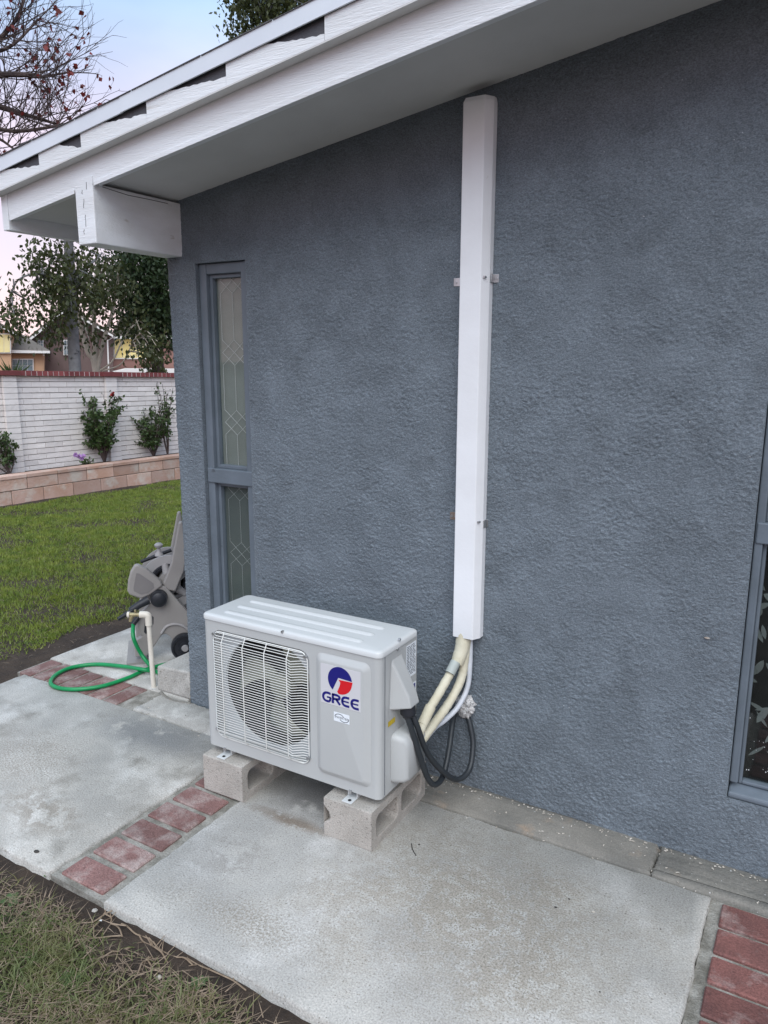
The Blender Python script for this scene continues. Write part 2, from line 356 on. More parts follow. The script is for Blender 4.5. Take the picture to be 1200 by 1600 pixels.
# ------------------------------------------------------------------ path
YS, XB1, XB2, XR, YF = -1.157, .517, .768, 2.386, -.170
path = thing('path', 'concrete and brick path along the grey house wall', 'path'); path['kind'] = 'structure'
def slab(name, x0, x1, y0, y1, m, z=0., rough_edge=.006, n=34, th=.11):
    """slab with a slightly ragged outline and a rounded arris"""
    pts = []
    def edge(a, b, c, d):
        for i in range(n):
            t = i/n; pts.append([a+(c-a)*t+random.uniform(-1, 1)*rough_edge*(b == d)*0+random.gauss(0, rough_edge*.35), b+(d-b)*t+random.gauss(0, rough_edge*.35)])
    edge(x0, y0, x1, y0); edge(x1, y0, x1, y1); edge(x1, y1, x0, y1); edge(x0, y1, x0, y0)
    cx, cy = (x0+x1)/2, (y0+y1)/2
    ins = [[p[0]-math.copysign(min(.006, abs(p[0]-cx)), p[0]-cx)*(abs(p[0]-x0) < .03 or abs(p[0]-x1) < .03), p[1]-math.copysign(.006, p[1]-cy)*(abs(p[1]-y0) < .03 or abs(p[1]-y1) < .03)] for p in pts]
    mb = MB(); mb.bridge([(p[0], p[1], z-th) for p in pts], [(p[0], p[1], z-.006) for p in pts]); mb.bridge([(p[0], p[1], z-.006) for p in pts], [(p[0], p[1], z) for p in ins])
    mb.ngon([(p[0], p[1], z) for p in ins])
    return obj(name, mb, m, path, smooth=50)
slab('concrete_slab', -.985, XB1-.004, YS, -.212, CONC)
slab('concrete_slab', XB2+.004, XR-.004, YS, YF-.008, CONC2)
slab('concrete_slab', -1.06, -.012, -.005, 4.2, CONC)
slab('concrete_slab', 2.70, 5.2, YS, YF-.008, CONC2)
jx = onZ(1017, 1365)[0]
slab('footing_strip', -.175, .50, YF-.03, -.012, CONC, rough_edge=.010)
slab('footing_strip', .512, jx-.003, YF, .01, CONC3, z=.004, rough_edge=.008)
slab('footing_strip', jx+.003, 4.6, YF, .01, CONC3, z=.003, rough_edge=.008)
mb = MB(); mb.box(XB1-.003, XB2+.003, YS+.004, YF-.004, -.1, -.009); mb.box(XR-.003, 2.699, YS, YF-.004, -.1, -.013); mb.box(-1.05, -.176, -.211, -.006, -.1, -.007)
mb.box(-.985, .50, -.2115, -.2005, -.1, -.012)
obj('mortar_bed', mb, MORTAR, path)
def brick_mesh(name, lx, ly, lz, m):
    mb = MB(); b = .004
    n = 6
    top = [(x, y) for x, y in rrect(-lx/2+b, lx/2-b, -ly/2+b, ly/2-b, .003, 2)]; out = rrect(-lx/2, lx/2, -ly/2, ly/2, .005, 2)
    mb.bridge([(p[0], p[1], -lz) for p in out], [(p[0], p[1], -b) for p in out]); mb.bridge([(p[0], p[1], -b) for p in out], [(p[0], p[1], 0) for p in top]); mb.ngon([(p[0], p[1], 0) for p in top])
    return mesh_from(name, mb.v, mb.f, m)
bA = brick_mesh('brick', .199, .098, .055, BRICK); bB = brick_mesh('brick', .206, .103, .055, BRICK2); bC = brick_mesh('brick', .094, .196, .055, BRICK)
def jit(o, a=.6, d=.002): o.rotation_euler = (rad(random.uniform(-.4, .4)), rad(random.uniform(-.4, .4)), rad(random.uniform(-a, a))); o.location = Vector(o.location)+Vector((random.uniform(-d, d), random.uniform(-d, d), 0)); return o
for i in range(8):
    jit(link('brick', bA, path, (.640, -1.083+i*.1215, .000)))
for i in range(9):
    jit(link('brick', bB, path, (2.521, -.240-i*.1195, -.002)))
for i in range(7):
    jit(link('brick', bC, path, (-.985+i*.1095, -.112, -.0005)))

# pebbles and debris lying on the path and soil
def pebble(r, p, m, name, label, cat, sq=.6, grp='loose bits lying about'):
    mb = MB(); n = 7
    for k in range(5):
        pass
    prof = [(.0, .0), (.8, .15), (1, .5), (.7, .9), (0, 1)]
    vs = []; fs = []
    for j, (q, h) in enumerate(prof):
        for k in range(n): a = 2*math.pi*k/n; rr = r*q*random.uniform(.8, 1.2); vs.append((p[0]+rr*math.cos(a), p[1]+rr*math.sin(a)*.75, p[2]+r*h*sq))
    for j in range(4):
        for k in range(n): fs.append((j*n+k, j*n+(k+1) % n, (j+1)*n+(k+1) % n, (j+1)*n+k))
    mb.add(vs, fs); o = obj(name, mb, m, None, origin=p, smooth=60); return tag(o, label, cat, grp)

# ================================================================== HOUSE
S = .1545
XE = 5.0                       # ridge
house = thing('house', 'blue grey stucco house with white eaves and narrow windows', 'house')
def zt(x): return 2.284+S*(x if x < XE else 2*XE-x)
WX = [(.162, .436), (2.386, 2.66)]; WZ0, WZ1 = .247, 2.031
XG = 2.80                      # the finely modelled stucco relief ends here, beyond the frame
xs = [0, WX[0][0], WX[0][1], WX[1][0], WX[1][1], XG, XE, 2*XE]; TH = .16
def vnoise(x, y, sd_):
    xi = np.floor(x).astype(np.int64); yi = np.floor(y).astype(np.int64); fx = x-xi; fy = y-yi; fx = fx*fx*(3-2*fx); fy = fy*fy*(3-2*fy)
    def hsh(a, b):
        n_ = (a*374761393+b*668265263+sd_*1274126177) & 0xffffffff; n_ = ((n_ ^ (n_ >> 13))*1274126177) & 0xffffffff; return ((n_ ^ (n_ >> 16)) & 0xffff)/65535.
    return (hsh(xi, yi)*(1-fx)+hsh(xi+1, yi)*fx)*(1-fy)+(hsh(xi, yi+1)*(1-fx)+hsh(xi+1, yi+1)*fx)*fy
def relief(x, z):
    wx = x+.012*(vnoise(x*45, z*45, 5)-.5); wz = z+.010*(vnoise(x*45, z*45, 6)-.5)
    a = vnoise(wx*95, wz*140, 1); b = .65*vnoise(wx*165, wz*215, 2)+.35*vnoise(wx*90, wz*130, 22); c = vnoise(wx*52, wz*80, 3); pch = .55*vnoise(x*5, z*8, 4)+.45*vnoise(x*17, z*23, 14)
    crev = np.clip(np.abs(a-.5)/.17, 0, 1); crev2 = np.clip(np.abs(c-.5)/.13, 0, 1)
    return (.25+1.1*pch)*(.0009*crev+.0004*crev2+.0068*(b-.5)+.0012)+.005*(vnoise(x*2.3, z*2.9, 7)-.5)+.0025*(vnoise(x*7, z*8, 8)-.5)
gs = .0032
def lines(a, b): return np.linspace(a, b, max(2, int(round((b-a)/gs))+1))
gxl = np.concatenate([[0, .001, .0035, .0075], lines(.012, xs[1])[:-1], lines(xs[1], xs[2])[:-1], lines(xs[2], xs[3])[:-1], lines(xs[3], xs[4])[:-1], lines(xs[4], XG)])
gzn = np.concatenate([lines(-.1, WZ0)[:-1], lines(WZ0, WZ1)[:-1], np.linspace(WZ1, 1+WZ1, 190)])
GXw, GZw = np.meshgrid(gxl, gzn, indexing='ij')
ztop = 2.284+S*GXw
GZw = np.where(GZw > WZ1, WZ1+(GZw-WZ1)*(ztop-WZ1), GZw)
dd_ = np.full(GXw.shape, 1.)
for a, b in WX:
    dx_ = np.maximum(np.maximum(a-GXw, GXw-b), 0); dz_ = np.maximum(np.maximum(WZ0-GZw, GZw-WZ1), 0); dd_ = np.minimum(dd_, np.clip(np.hypot(dx_, dz_)/.010, 0, 1))
dd_ = np.minimum(dd_, np.clip((XG-GXw)/.03, 0, 1))
rndc = np.where(GXw < .012, .012-np.sqrt(np.clip(.012**2-(.012-GXw)**2, 0, None)), 0)
GYw = -.0015-(relief(GXw, GZw)-.0015)*dd_+rndc
Vw = np.stack([GXw+np.where(GXw < .004, -1, 0)*(relief(GZw*0+.3, GZw)-.001), GYw, GZw], -1).reshape(-1, 3); nxw, nzw = GXw.shape
Iw = np.arange(nxw-1)[:, None]*nzw+np.arange(nzw-1)[None]
cxw = (gxl[:-1]+gxl[1:])[:, None]/2; czw = ((gzn[:-1]+gzn[1:])/2)[None]
hole = np.zeros(Iw.shape, bool)
for a, b in WX: hole |= (cxw > a) & (cxw < b) & (czw > WZ0) & (czw < WZ1)
Iw = Iw[~hole]
wf = link('wall_face', np_mesh('wall_face', Vw, np.stack([Iw, Iw+nzw, Iw+nzw+1, Iw+1], 1), STUCCO), house)
wf.data.polygons.foreach_set('use_smooth', np.ones(len(wf.data.polygons), bool))
mb = MB()
for i in range(len(xs)-1):
    a, b = xs[i], xs[i+1]
    op = (a, b) in WX
    spans = [] if b <= XG+1e-6 else [(-.1, None)]
    for z0, z1 in spans:
        za = z1 if z1 is not None else zt(a); zb = z1 if z1 is not None else zt(b)
        mb.add([(a, -.0015, z0), (b, -.0015, z0), (b, -.0015, zb), (a, -.0015, za)], [(0, 1, 2, 3)])
    if op:
        r = .0
        q = -.0015
        mb.add([(a, q, WZ0), (a, TH, WZ0), (a, TH, WZ1), (a, q, WZ1)], [(0, 1, 2, 3)]); mb.add([(b, q, WZ0), (b, TH, WZ0), (b, TH, WZ1), (b, q, WZ1)], [(3, 2, 1, 0)])
        mb.add([(a, q, WZ0), (b, q, WZ0), (b, TH, WZ0), (a, TH, WZ0)], [(0, 1, 2, 3)]); mb.add([(a, q, WZ1), (b, q, WZ1), (b, TH, WZ1), (a, TH, WZ1)], [(3, 2, 1, 0)])
mb.add([(0, .009, -.1), (0, 6, -.1), (0, 6, zt(0)), (0, .009, zt(0))], [(3, 2, 1, 0)])
mb.add([(2*XE, 0, -.1), (2*XE, 6, -.1), (2*XE, 6, zt(0)), (2*XE, 0, zt(0))], [(0, 1, 2, 3)])
mb.add([(0, 6, -.1), (2*XE, 6, -.1), (2*XE, 6, zt(0)), (XE, 6, zt(XE)), (0, 6, zt(0))], [(0, 1, 2, 3, 4)])
wl = obj('wall', mb, STUCCO, house, fix=False); 
# dark room behind the windows
ROOM = mat('room_dark', (.05, .05, .05), (.035, .035, .035), 3, .9)
for a, b in WX:
    mb = MB(); mb.add([(a-.12, .9, 0), (b+.4, .9, 0), (b+.4, .9, 2.2), (a-.12, .9, 2.2), (a-.12, TH+.01, 0), (b+.4, TH+.01, 0), (b+.4, TH+.01, 2.2), (a-.12, TH+.01, 2.2)], [(0, 1, 2, 3), (0, 3, 7, 4), (1, 5, 6, 2), (3, 2, 6, 7), (0, 4, 5, 1)])
    obj('room_lining', mb, ROOM, house)
MZ0, MZ1 = 1.093, 1.158
REFL = mat('frosted_reflection', (.31, .31, .295), (.20, .205, .19), 2.2, .8, ramp=(.3, .7), stretch=(1, 1, 1.4), spots=((.42, .43, .42), 3.5, .6, .8))  # upper sheet: pale reflection of the yard put into its grey
REFLL = mat('frosted_reflection_lower', (.15, .16, .155), (.105, .115, .115), 2.2, .8, ramp=(.3, .7))  # lower sheet: darker part of that reflection, also put into the colour
BLIND2 = mat('curtain_black', (.012, .012, .013), None, 3, .9)
BLINDW = mat('curtain_leaf', (.22, .235, .235), (.14, .15, .15), 8, .8)
LEAD = mat('lead_came', (.46, .48, .46), (.36, .38, .37), 9, .4)
def window(a, b, which):
    wroot = bpy.data.objects.new('window', None); COL.objects.link(wroot); wroot.parent = house
    fwid = .042 if which == 0 else .026
    def fr(x0, x1, z0, z1, y0, y1, nm='frame'): return obj(nm, MB().box(x0, x1, y0, y1, z0, z1), FRAMEB, wroot, bevel=.004)
    e = .002
    fr(a+e, a+fwid, WZ0+.048, WZ1-e, .016, .069); fr(b-fwid, b-e, WZ0+.048, WZ1-e, .016, .069)
    fr(a+fwid, b-fwid, WZ1-.045, WZ1-e, .018, .068); fr(a+.006, b-.006, MZ0, MZ1, .010, .068, 'mullion')
    sl = MB(); sl.add([(a+e, -.003, WZ0+e), (b-e, -.003, WZ0+e), (b-e, .07, WZ0+e), (a+e, .07, WZ0+e), (a+e, -.003, WZ0+.020), (b-e, -.003, WZ0+.020), (b-e, .07, WZ0+.045), (a+e, .07, WZ0+.045)],
                      [(3, 2, 1, 0), (4, 5, 6, 7), (0, 1, 5, 4), (1, 2, 6, 5), (2, 3, 7, 6), (3, 0, 4, 7)])
    obj('sill', sl, FRAMEB, wroot, bevel=.006)
    gx0, gx1 = a+fwid, b-fwid
    for z0, z1 in ((WZ0+.04, MZ0), (MZ1, WZ1-.045)):
        st = .016 if which == 0 else .011
        for x0, x1, q0, q1 in ((gx0, gx0+st, z0, z1), (gx1-st, gx1, z0, z1), (gx0+st, gx1-st, z0, z0+st), (gx0+st, gx1-st, z1-st, z1)): obj('glazing_bead', MB().box(x0, x1, .036, .066, q0, q1), FRAMEB, wroot, bevel=.003)
        obj('pane', MB().box(gx0+.004, gx1-.004, .054, .059, z0+.004, z1-.004), GLASS, wroot)
        x0, x1 = gx0+st, gx1-st; wd = x1-x0
        if which == 0:
            obj('reflection_sheet', MB().box(gx0+.004, gx1-.004, .0635, .0655, z0+.005, z1-.005), REFL if z0 > 1 else REFLL, wroot)
            mb = MB(); per = .30; zz = z1+.03
            A = x0+wd*.18; B = x0+wd*.60; C = x0+wd*1.0
            def seg(p, q):
                if max(p[1], q[1]) > z1-st: 
                    if min(p[1], q[1]) > z1-st: return
                    t = (z1-st-min(p[1], q[1]))/abs(p[1]-q[1]); lo_, hi_ = (p, q) if p[1] < q[1] else (q, p); q = (lo_[0]+(hi_[0]-lo_[0])*t, z1-st); p = lo_
                if min(p[1], q[1]) < z0+st:
                    if max(p[1], q[1]) < z0+st: return
                    lo_, hi_ = (p, q) if p[1] < q[1] else (q, p); t = (z0+st-lo_[1])/max(1e-6, hi_[1]-lo_[1]); p = (lo_[0]+(hi_[0]-lo_[0])*t, z0+st); q = hi_
                p = (min(max(p[0], x0), x1), p[1]); q = (min(max(q[0], x0), x1), q[1])
                if abs(p[0]-q[0])+abs(p[1]-q[1]) < .004: return
                mb.tube([(p[0], .0525, p[1]), (q[0], .0525, q[1])], .0010 if z0 > 1 else .0004, 5)
            while zz > z0-.3:
                h = per*.36
                seg((A, zz), (B, zz-h*.5)); seg((A, zz-h), (B, zz-h*.5)); seg((B, zz), (A, zz-h*.5)); seg((B, zz-h), (A, zz-h*.5))
                seg((B, zz), (C, zz-h*.5)); seg((B, zz-h), (C, zz-h*.5)); seg((C, zz), (B, zz-h*.5)); seg((C, zz-h), (B, zz-h*.5))
                for q in (A, B, C): seg((q, zz-h), (q, zz-per))
                zz -= per
            lo_ = obj('leading', mb, LEAD, wroot)
        else:
            obj('curtain', MB().box(gx0-.01, gx1+.01, .095, .100, z0-.02, z1+.02), BLIND2, wroot)
            mb = MB(); zz = z0+.05      # pale leaf print woven on the dark curtain, leaf by leaf
            def leaf2(cx, cz, l, w_, ang):
                pts = []
                for k in range(7): t = k/6; pts.append((l*t, w_*math.sin(math.pi*t)**.8))
                for k in range(5, 0, -1): t = k/6; pts.append((l*t, -w_*math.sin(math.pi*t)**.8))
                ca, sa = math.cos(ang), math.sin(ang)
                mb.ngon([(cx+p[0]*ca-p[1]*sa, .0935+random.uniform(-.0008, .0008), cz+p[0]*sa+p[1]*ca) for p in pts])
            rr = random.Random(5)
            while zz < z1:
                for q in range(4):
                    leaf2(x0+rr.uniform(-.02, wd*.95), zz+rr.uniform(-.02, .02), rr.uniform(.03, .07), rr.uniform(.004, .012), rr.uniform(.2, 2.9))
                zz += .045
            obj('curtain_print', mb, BLINDW, wroot, fix=False)
            if z0 < .5:
                mb = MB(); 
                for k in range(46):
                    x = rr.uniform(x0, x1); z = z0+.02+abs(rr.gauss(0, .16)); s_ = rr.choice((.0006, .0008, .001, .0016))
                    mb.box(x, x+s_*1.5, .0515, .0535, z, z+s_*1.5)
                obj('paint_speck', mb, WHITE, wroot)['kind'] = 'stuff'
    return wroot
window(*WX[0], 0); window(*WX[1], 1)

# roof edge ---------------------------------------------------------------
def slope_board(name, y0, y1, z0, z1, m, xa, xb, bevel=.002):
    mb = MB(); mb.prism([(xa, z0+S*xa), (xb, z0+S*xb), (xb, z1+S*xb), (xa, z1+S*xa)], 'y', y0, y1)
    return obj(name, mb, m, house, bevel=bevel)
YFA = -.442
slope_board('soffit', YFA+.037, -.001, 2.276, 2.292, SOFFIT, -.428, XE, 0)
slope_board('rake_fascia', YFA, YFA+.036, 2.258, 2.385, WHITE, -.428, XE)
slope_board('fascia_lip', YFA-.0045, YFA-.0005, 2.250, 2.267, WHITE, .099, XE, .0015); slope_board('fascia_lip', YFA-.0045, YFA-.0005, 2.250, 2.267, WHITE, -.42, -.012, .0015)
slope_board('trim_backing', -.476, YFA-.001, 2.361, 2.44, DARKGREY, -.53, XE)
vx = [onY(px, py, -.48)[0] for px, py in ((63, 262), (127, 215), (230, 170), (354, 112), (508, 42))]
d_ = vx[-1]-vx[-2]
while vx[-1] < XE-.4: vx.append(vx[-1]+d_)
vx = [-.56]+vx
for i in range(len(vx)-1):
    a, b = vx[i]+.0006, vx[i+1]-.0006
    if b-a < .03: continue
    rr = random.Random(i+3); wl_ = min(.26, (b-a)*rr.uniform(.45, .8)); top, low = 2.4235, 2.3815+rr.uniform(-.006, .008)
    pts = [(a, 2.359+S*a), (b, 2.359+S*b), (b, low+S*b)]
    for k in range(1, 15):
        t = k/15; pts.append((b-wl_*t, low+(top-low)*(t**1.1)+S*(b-wl_*t)+rr.uniform(-.0035, .0035)*(1-.5*t)))
    pts += [(b-wl_, top+S*(b-wl_)), (a, top+S*a)]
    obj('trim_board', MB().prism(pts, 'y', -.484, -.4765), WHITE, house)
slope_board('trim_underside', -.4838, YFA-.0005, 2.3545, 2.3588, SOFFIT, -.53, XE, 0)
slope_board('flashing', -.492, -.486, 2.4215, 2.4735, FLASH, -.55, .325, .001); slope_board('flashing', -.4935, -.4875, 2.4225, 2.4745, FLASH, .318, XE, .001)
# roof sheet (both slopes)
mb = MB(); mb.prism([(-.55, 2.442-S*.55), (XE, 2.442+S*XE), (XE, 2.472+S*XE), (-.55, 2.472-S*.55)], 'y', -.4855, 6.4); obj('roof', mb, SHINGLE, house)
mb = MB(); mb.prism([(XE+.001, 2.442+S*XE), (2*XE+.5, 2.442-S*.5), (2*XE+.5, 2.472-S*.5), (XE+.001, 2.472+S*XE)], 'y', -.4855, 6.4); obj('roof', mb, SHINGLE, house)
mb = MB(); rr = random.Random(3); x = -.54          # ragged shingle ends just showing over the flashing
while x < XE:
    l = rr.uniform(.12, .32); h = rr.uniform(.0005, .005); mb.prism([(x, 2.4725+S*x), (x+l, 2.4725+S*(x+l)), (x+l, 2.4735+h+S*(x+l)), (x, 2.4735+h*.5+S*x)], 'y', -.497, -.2); x += l+.004
obj('shingle_edge', mb, SHINGLE, house)
# eave board at the low side, and the beam that carries the overhang
obj('eave_fascia', MB().box(-.468, -.4295, -.445, 6.3, 2.150, 2.300), WHITE, house, bevel=.003)
bm_ = MB().box(-.006, .094, -.4475, -.0005, 2.062, 2.2765); obj('beam', bm_, WHITE, house, bevel=.004)
mb = MB().prism([(-.006, 2.272), (.094, 2.272), (.094, 2.300), (-.006, 2.290)], 'y', -.4474, -.4425); obj('beam_patch', mb, WHITE, house)
# hairline cracks in the paint of the beam
mb = MB()
for (px, py, l) in ((135, 290, 7), (131, 318, 9), (134, 345, 12), (128, 300, 4), (131, 362, 5)):
    p = onY(px, py, -.448)
    mb = MB(); mb.tube([(p[0]+random.uniform(-.003, .003), -.4478, p[2]+.0036*l*t/4) for t in range(-2, 3)], .0012, 4); obj('paint_crack', mb, DARKGREY, house)
mb = MB(); pts = [(160, 292), (175, 297), (200, 305), (235, 312), (262, 318)]
mb.tube([tuple(onX(px, py, .0945)) for px, py in pts], .0013, 4); obj('paint_crack', mb, DARKGREY, house)
# small marks on the stucco: an old anchor and paint chips
p = onY(1105, 998, -.004); pebble(.010, p, mat('anchor', (.25, .17, .12), (.4, .38, .35), 200, .7), 'wall_anchor', 'old rusty anchor stub in stucco beside right window', 'anchor', .5, None)

# concrete upstand at the house corner
mb = MB(); q = .0
mb.prism([(-.222, .0), (-.232, -.0), (-.225, .130), (-.002, .145), (-.002, 0)], 'y', .004, .42)
cb = obj('concrete_curb', mb, CONC, None, origin=(-.11, .2, 0), bevel=.012, seg=3); tag(cb, 'rough concrete curb block against the house corner', 'curb')
mb = MB(); pts = smooth_path([(-.20, -.002, -.006), (-.14, -.03, -.006), (-.06, -.04, -.006), (.02, -.02, -.006)], 6); mb.tube(pts, [.010]*len(pts), 8)
tag(obj('mortar_fillet', mb, CONC3, None, origin=(-.1, -.02, 0), smooth=60), 'rounded mortar bead at foot of concrete curb block', 'mortar bead')

# ================================================================== AIR CONDITIONER
AX0, AX1 = .5955, 1.3715; AY0 = -.4974; AY1 = AY0+.262; AZ0, AZ1 = .1699, .7045; LID = .020
ac = thing('air_conditioner', 'white outdoor air conditioner unit standing on two concrete blocks', 'air conditioner', ((AX0+AX1)/2, (AY0+AY1)/2, AZ0))
r = .022
def arc(cx, cy, a0, a1, rr, k=6): return [(cx+rr*math.cos(rad(a0+(a1-a0)*j/k)), cy+rr*math.sin(rad(a0+(a1-a0)*j/k))) for j in range(k+1)]
plan = arc(AX0+r, AY0+r, 270, 180, r)+arc(AX0+.01, AY1-.01, 180, 90, .01, 3)+arc(AX1-.01, AY1-.01, 90, 0, .01, 3)+arc(AX1-r, AY0+r, 0, -90, r)
zc = AZ1-LID
mb = MB(); n = len(plan)
mb.add([(x, y, AZ0+.004) for x, y in plan]+[(x, y, zc) for x, y in plan], [(i, i+1, n+i+1, n+i) for i in range(n-1)])
mb.ngon([(x, y, AZ0+.004) for x, y in plan])
obj('casing', mb, CASE, ac, smooth=40)
# front plate with the fan opening
gTL, gTR, gBL, gBR = onY(332, 979, AY0), onY(483, 1021, AY0), onY(338, 1148, AY0), onY(486, 1200, AY0)
HX0, HX1 = (gTL[0]+gBL[0])/2, (gTR[0]+gBR[0])/2; HZ0, HZ1 = (gBL[2]+gBR[2])/2, (gTL[2]+gTR[2])/2
HR = .040
inner = rrect(HX0, HX1, HZ0, HZ1, HR, 8)
cx, cz = (HX0+HX1)/2, (HZ0+HZ1)/2
def rect_hit(p, x0, x1, z0, z1):
    dx, dz = p[0]-cx, p[1]-cz; t = 1e9
    if dx > 1e-9: t = min(t, (x1-cx)/dx)
    if dx < -1e-9: t = min(t, (x0-cx)/dx)
    if dz > 1e-9: t = min(t, (z1-cz)/dz)
    if dz < -1e-9: t = min(t, (z0-cz)/dz)
    return [cx+dx*t, cz+dz*t]
FX0, FX1 = AX0+r, AX1-r
def ring_plate(mb, inner, x0, x1, z0, z1, y):
    outer = [rect_hit(p, x0, x1, z0, z1) for p in inner]
    for c in ((x1, z1), (x0, z1), (x0, z0), (x1, z0)):
        i = min(range(len(outer)), key=lambda k: math.hypot(outer[k][0]-c[0], outer[k][1]-c[1])); outer[i] = list(c)
    mb.ring(outer, inner, lambda p: (p[0], y, p[1]))
mb = MB(); ring_plate(mb, inner, FX0, FX1, AZ0+.004, zc, AY0)
mb.bridge([(p[0], AY0, p[1]) for p in inner], [(p[0], AY0+.004, p[1]) for p in rrect(HX0+.004, HX1-.004, HZ0+.004, HZ1-.004, HR-.004, 8)])
mb.bridge([(p[0], AY0+.004, p[1]) for p in rrect(HX0+.004, HX1-.004, HZ0+.004, HZ1-.004, HR-.004, 8)], [(p[0], AY0+.03, p[1]) for p in rrect(HX0+.008, HX1-.008, HZ0+.008, HZ1-.008, HR-.006, 8)])
obj('front_plate', mb, CASE, ac, smooth=25)
# shroud with the round fan hole
RF = min(HX1-HX0, HZ1-HZ0)*.485; fcx, fcz = cx+.015, cz+.004
nc = 64; circ = [(fcx+RF*math.cos(2*math.pi*k/nc), fcz+RF*math.sin(2*math.pi*k/nc)) for k in range(nc)]
mb = MB(); ocx, ocz = cx, cz; cx, cz = fcx, fcz
ring_plate(mb, circ, HX0+.004, HX1-.004, HZ0+.004, HZ1-.004, AY0+.034); cx, cz = ocx, ocz
mb.bridge([(p[0], AY0+.034, p[1]) for p in circ], [(fcx+(p[0]-fcx)*.985, AY0+.042, fcz+(p[1]-fcz)*.985) for p in circ])
obj('fan_shroud', mb, SHROUD, ac, smooth=30)
mb = MB(); mb.bridge([(fcx+(p[0]-fcx)*.985, AY0+.0425, fcz+(p[1]-fcz)*.985) for p in circ], [(fcx+(p[0]-fcx)*.985, AY0+.168, fcz+(p[1]-fcz)*.985) for p in circ]); obj('fan_duct', mb, COIL, ac, smooth=30)  # near-black wall: shade of the closed interior put into its colour
obj('coil', MB().box(HX0-.02, HX1+.03, AY0+.17, AY0+.18, HZ0, HZ1), COIL, ac)
# fan: hub and three swept blades
fan = bpy.data.objects.new('fan', None); COL.objects.link(fan); fan.parent = ac; fan.location = Vector((fcx, AY0+.098, fcz))-Vector(ac.location)
mb = MB(); hub = [(0, -.012), (.035, -.012), (.048, -.004), (.048, .04), (0, .04)]; nn = 24; vs = []; fs = []
for j, (q, y) in enumerate(hub):
    for k in range(nn): a = 2*math.pi*k/nn; vs.append((q*math.cos(a), y, q*math.sin(a)))
for j in range(len(hub)-1):
    for k in range(nn): fs.append((j*nn+k, j*nn+(k+1) % nn, (j+1)*nn+(k+1) % nn, (j+1)*nn+k))
link('fan_hub', mesh_from('fan_hub', vs, fs, FAN, 40), fan)
for q in range(3):
    vs = []; fs = []; a0 = rad((28, 248, 150)[q]); nr, na = 8, 8
    for i in range(nr):
        t = i/(nr-1); rr_ = .045+(RF*.95-.045)*t; span = rad((50+22*t, 44+20*t, 30+8*t)[q]); sweep = rad(30*t)
        for j in range(na):
            s_ = j/(na-1); a = a0+sweep+span*(s_-.5); vs.append((rr_*math.cos(a), .035-.05*s_*(.6+.4*t), rr_*math.sin(a)))
    for i in range(nr-1):
        for j in range(na-1): fs.append((i*na+j, (i+1)*na+j, (i+1)*na+j+1, i*na+j+1))
    bl = link('fan_blade', mesh_from('fan_blade', vs, fs, FAN, 60), fan); sm = bl.modifiers.new('solid', 'SOLIDIFY'); sm.thickness = .003
# wire guard
wr = .0015
yo = AY0-.002
mb = MB(); mb.tube([(p[0], yo, p[1]) for p in rrect(HX0+.006, HX1-.006, HZ0+.006, HZ1-.006, HR-.006, 6)], .002, 6, closed=True); obj('guard_frame', mb, WIRE, ac, smooth=60)
mb = MB(); nw = 43; HW = HX1-HX0
for k in range(nw):
    z = HZ0+.010+(HZ1-HZ0-.020)*k/(nw-1)
    ins = .006
    dz = min(z-HZ0, HZ1-z)
    if dz < HR: ins = .006+HR-math.sqrt(max(0, HR**2-(HR-dz)**2))
    bow = -.016 if 2 < k < nw-3 else (-.008 if 0 < k < nw-1 else -.002)
    xl, xr = HX0+ins, HX1-ins
    pth = [(xl, yo+.004), (xl+.008, yo+bow*.6), (xl+.018, yo+bow), (HX0+HW*.80, yo+bow), (HX0+HW*.865, yo+bow-.010*(bow < -.01)), (HX0+HW*.93, yo+bow*.15), (xr, yo+.001)]
    mb.tube([(x, y, z) for x, y in pth], wr, 5, caps=False)
o = obj('guard_wires', mb, WIRE, ac, smooth=80, fix=False); o['kind'] = 'stuff'
for t in (.135, .36, .585, .81):
    x = HX0+HW*t; mb = MB(); mb.tube([(x, yo, HZ1-.007), (x, yo-.006, HZ1-.02), (x, yo-.0175, HZ1-.040), (x, yo-.0185, HZ0+.03), (x, yo-.004, HZ0+.008)], .0019, 6); obj('guard_bar', mb, WIRE, ac, smooth=80)
for px, py in ((477, 1026), (482, 1184), (334, 990), (340, 1138)):
    p = onY(px, py, AY0-.006); mb = MB(); mb.tube([(p[0], AY0-.012, p[2]), (p[0], AY0-.002, p[2])], .006, 10); obj('guard_screw', mb, METAL, ac, smooth=40)
# embossed front panel
eTL, eTR, eBR, eBL = onY(493, 1015.6, AY0), onY(578.7, 1039, AY0), onY(581, 1232, AY0), onY(498, 1206, AY0)
EX0, EX1 = (eTL[0]+eBL[0])/2, (eTR[0]+eBR[0])/2; EZ0, EZ1 = (eBL[2]+eBR[2])/2, (eTL[2]+eTR[2])/2
mb = MB(); L1 = rrect(EX0, EX1, EZ0, EZ1, .026, 6); L2 = rrect(EX0+.006, EX1-.006, EZ0+.006, EZ1-.006, .022, 6); L3 = rrect(EX0+.018, EX1-.018, EZ0+.018, EZ1-.018, .014, 6); L4 = rrect(EX0+.024, EX1-.024, EZ0+.024, EZ1-.024, .010, 6)
f3 = lambda Lp, y: [(p[0], AY0+y, p[1]) for p in Lp]
mb.bridge(f3(L1, -.0004), f3(L2, -.003)); mb.bridge(f3(L2, -.003), f3(L3, -.0125)); mb.bridge(f3(L3, -.0125), f3(L4, -.0142)); mb.ngon(f3(L4, -.0142))
obj('embossed_panel', mb, CASE, ac, smooth=60)
YP = AY0-.0142
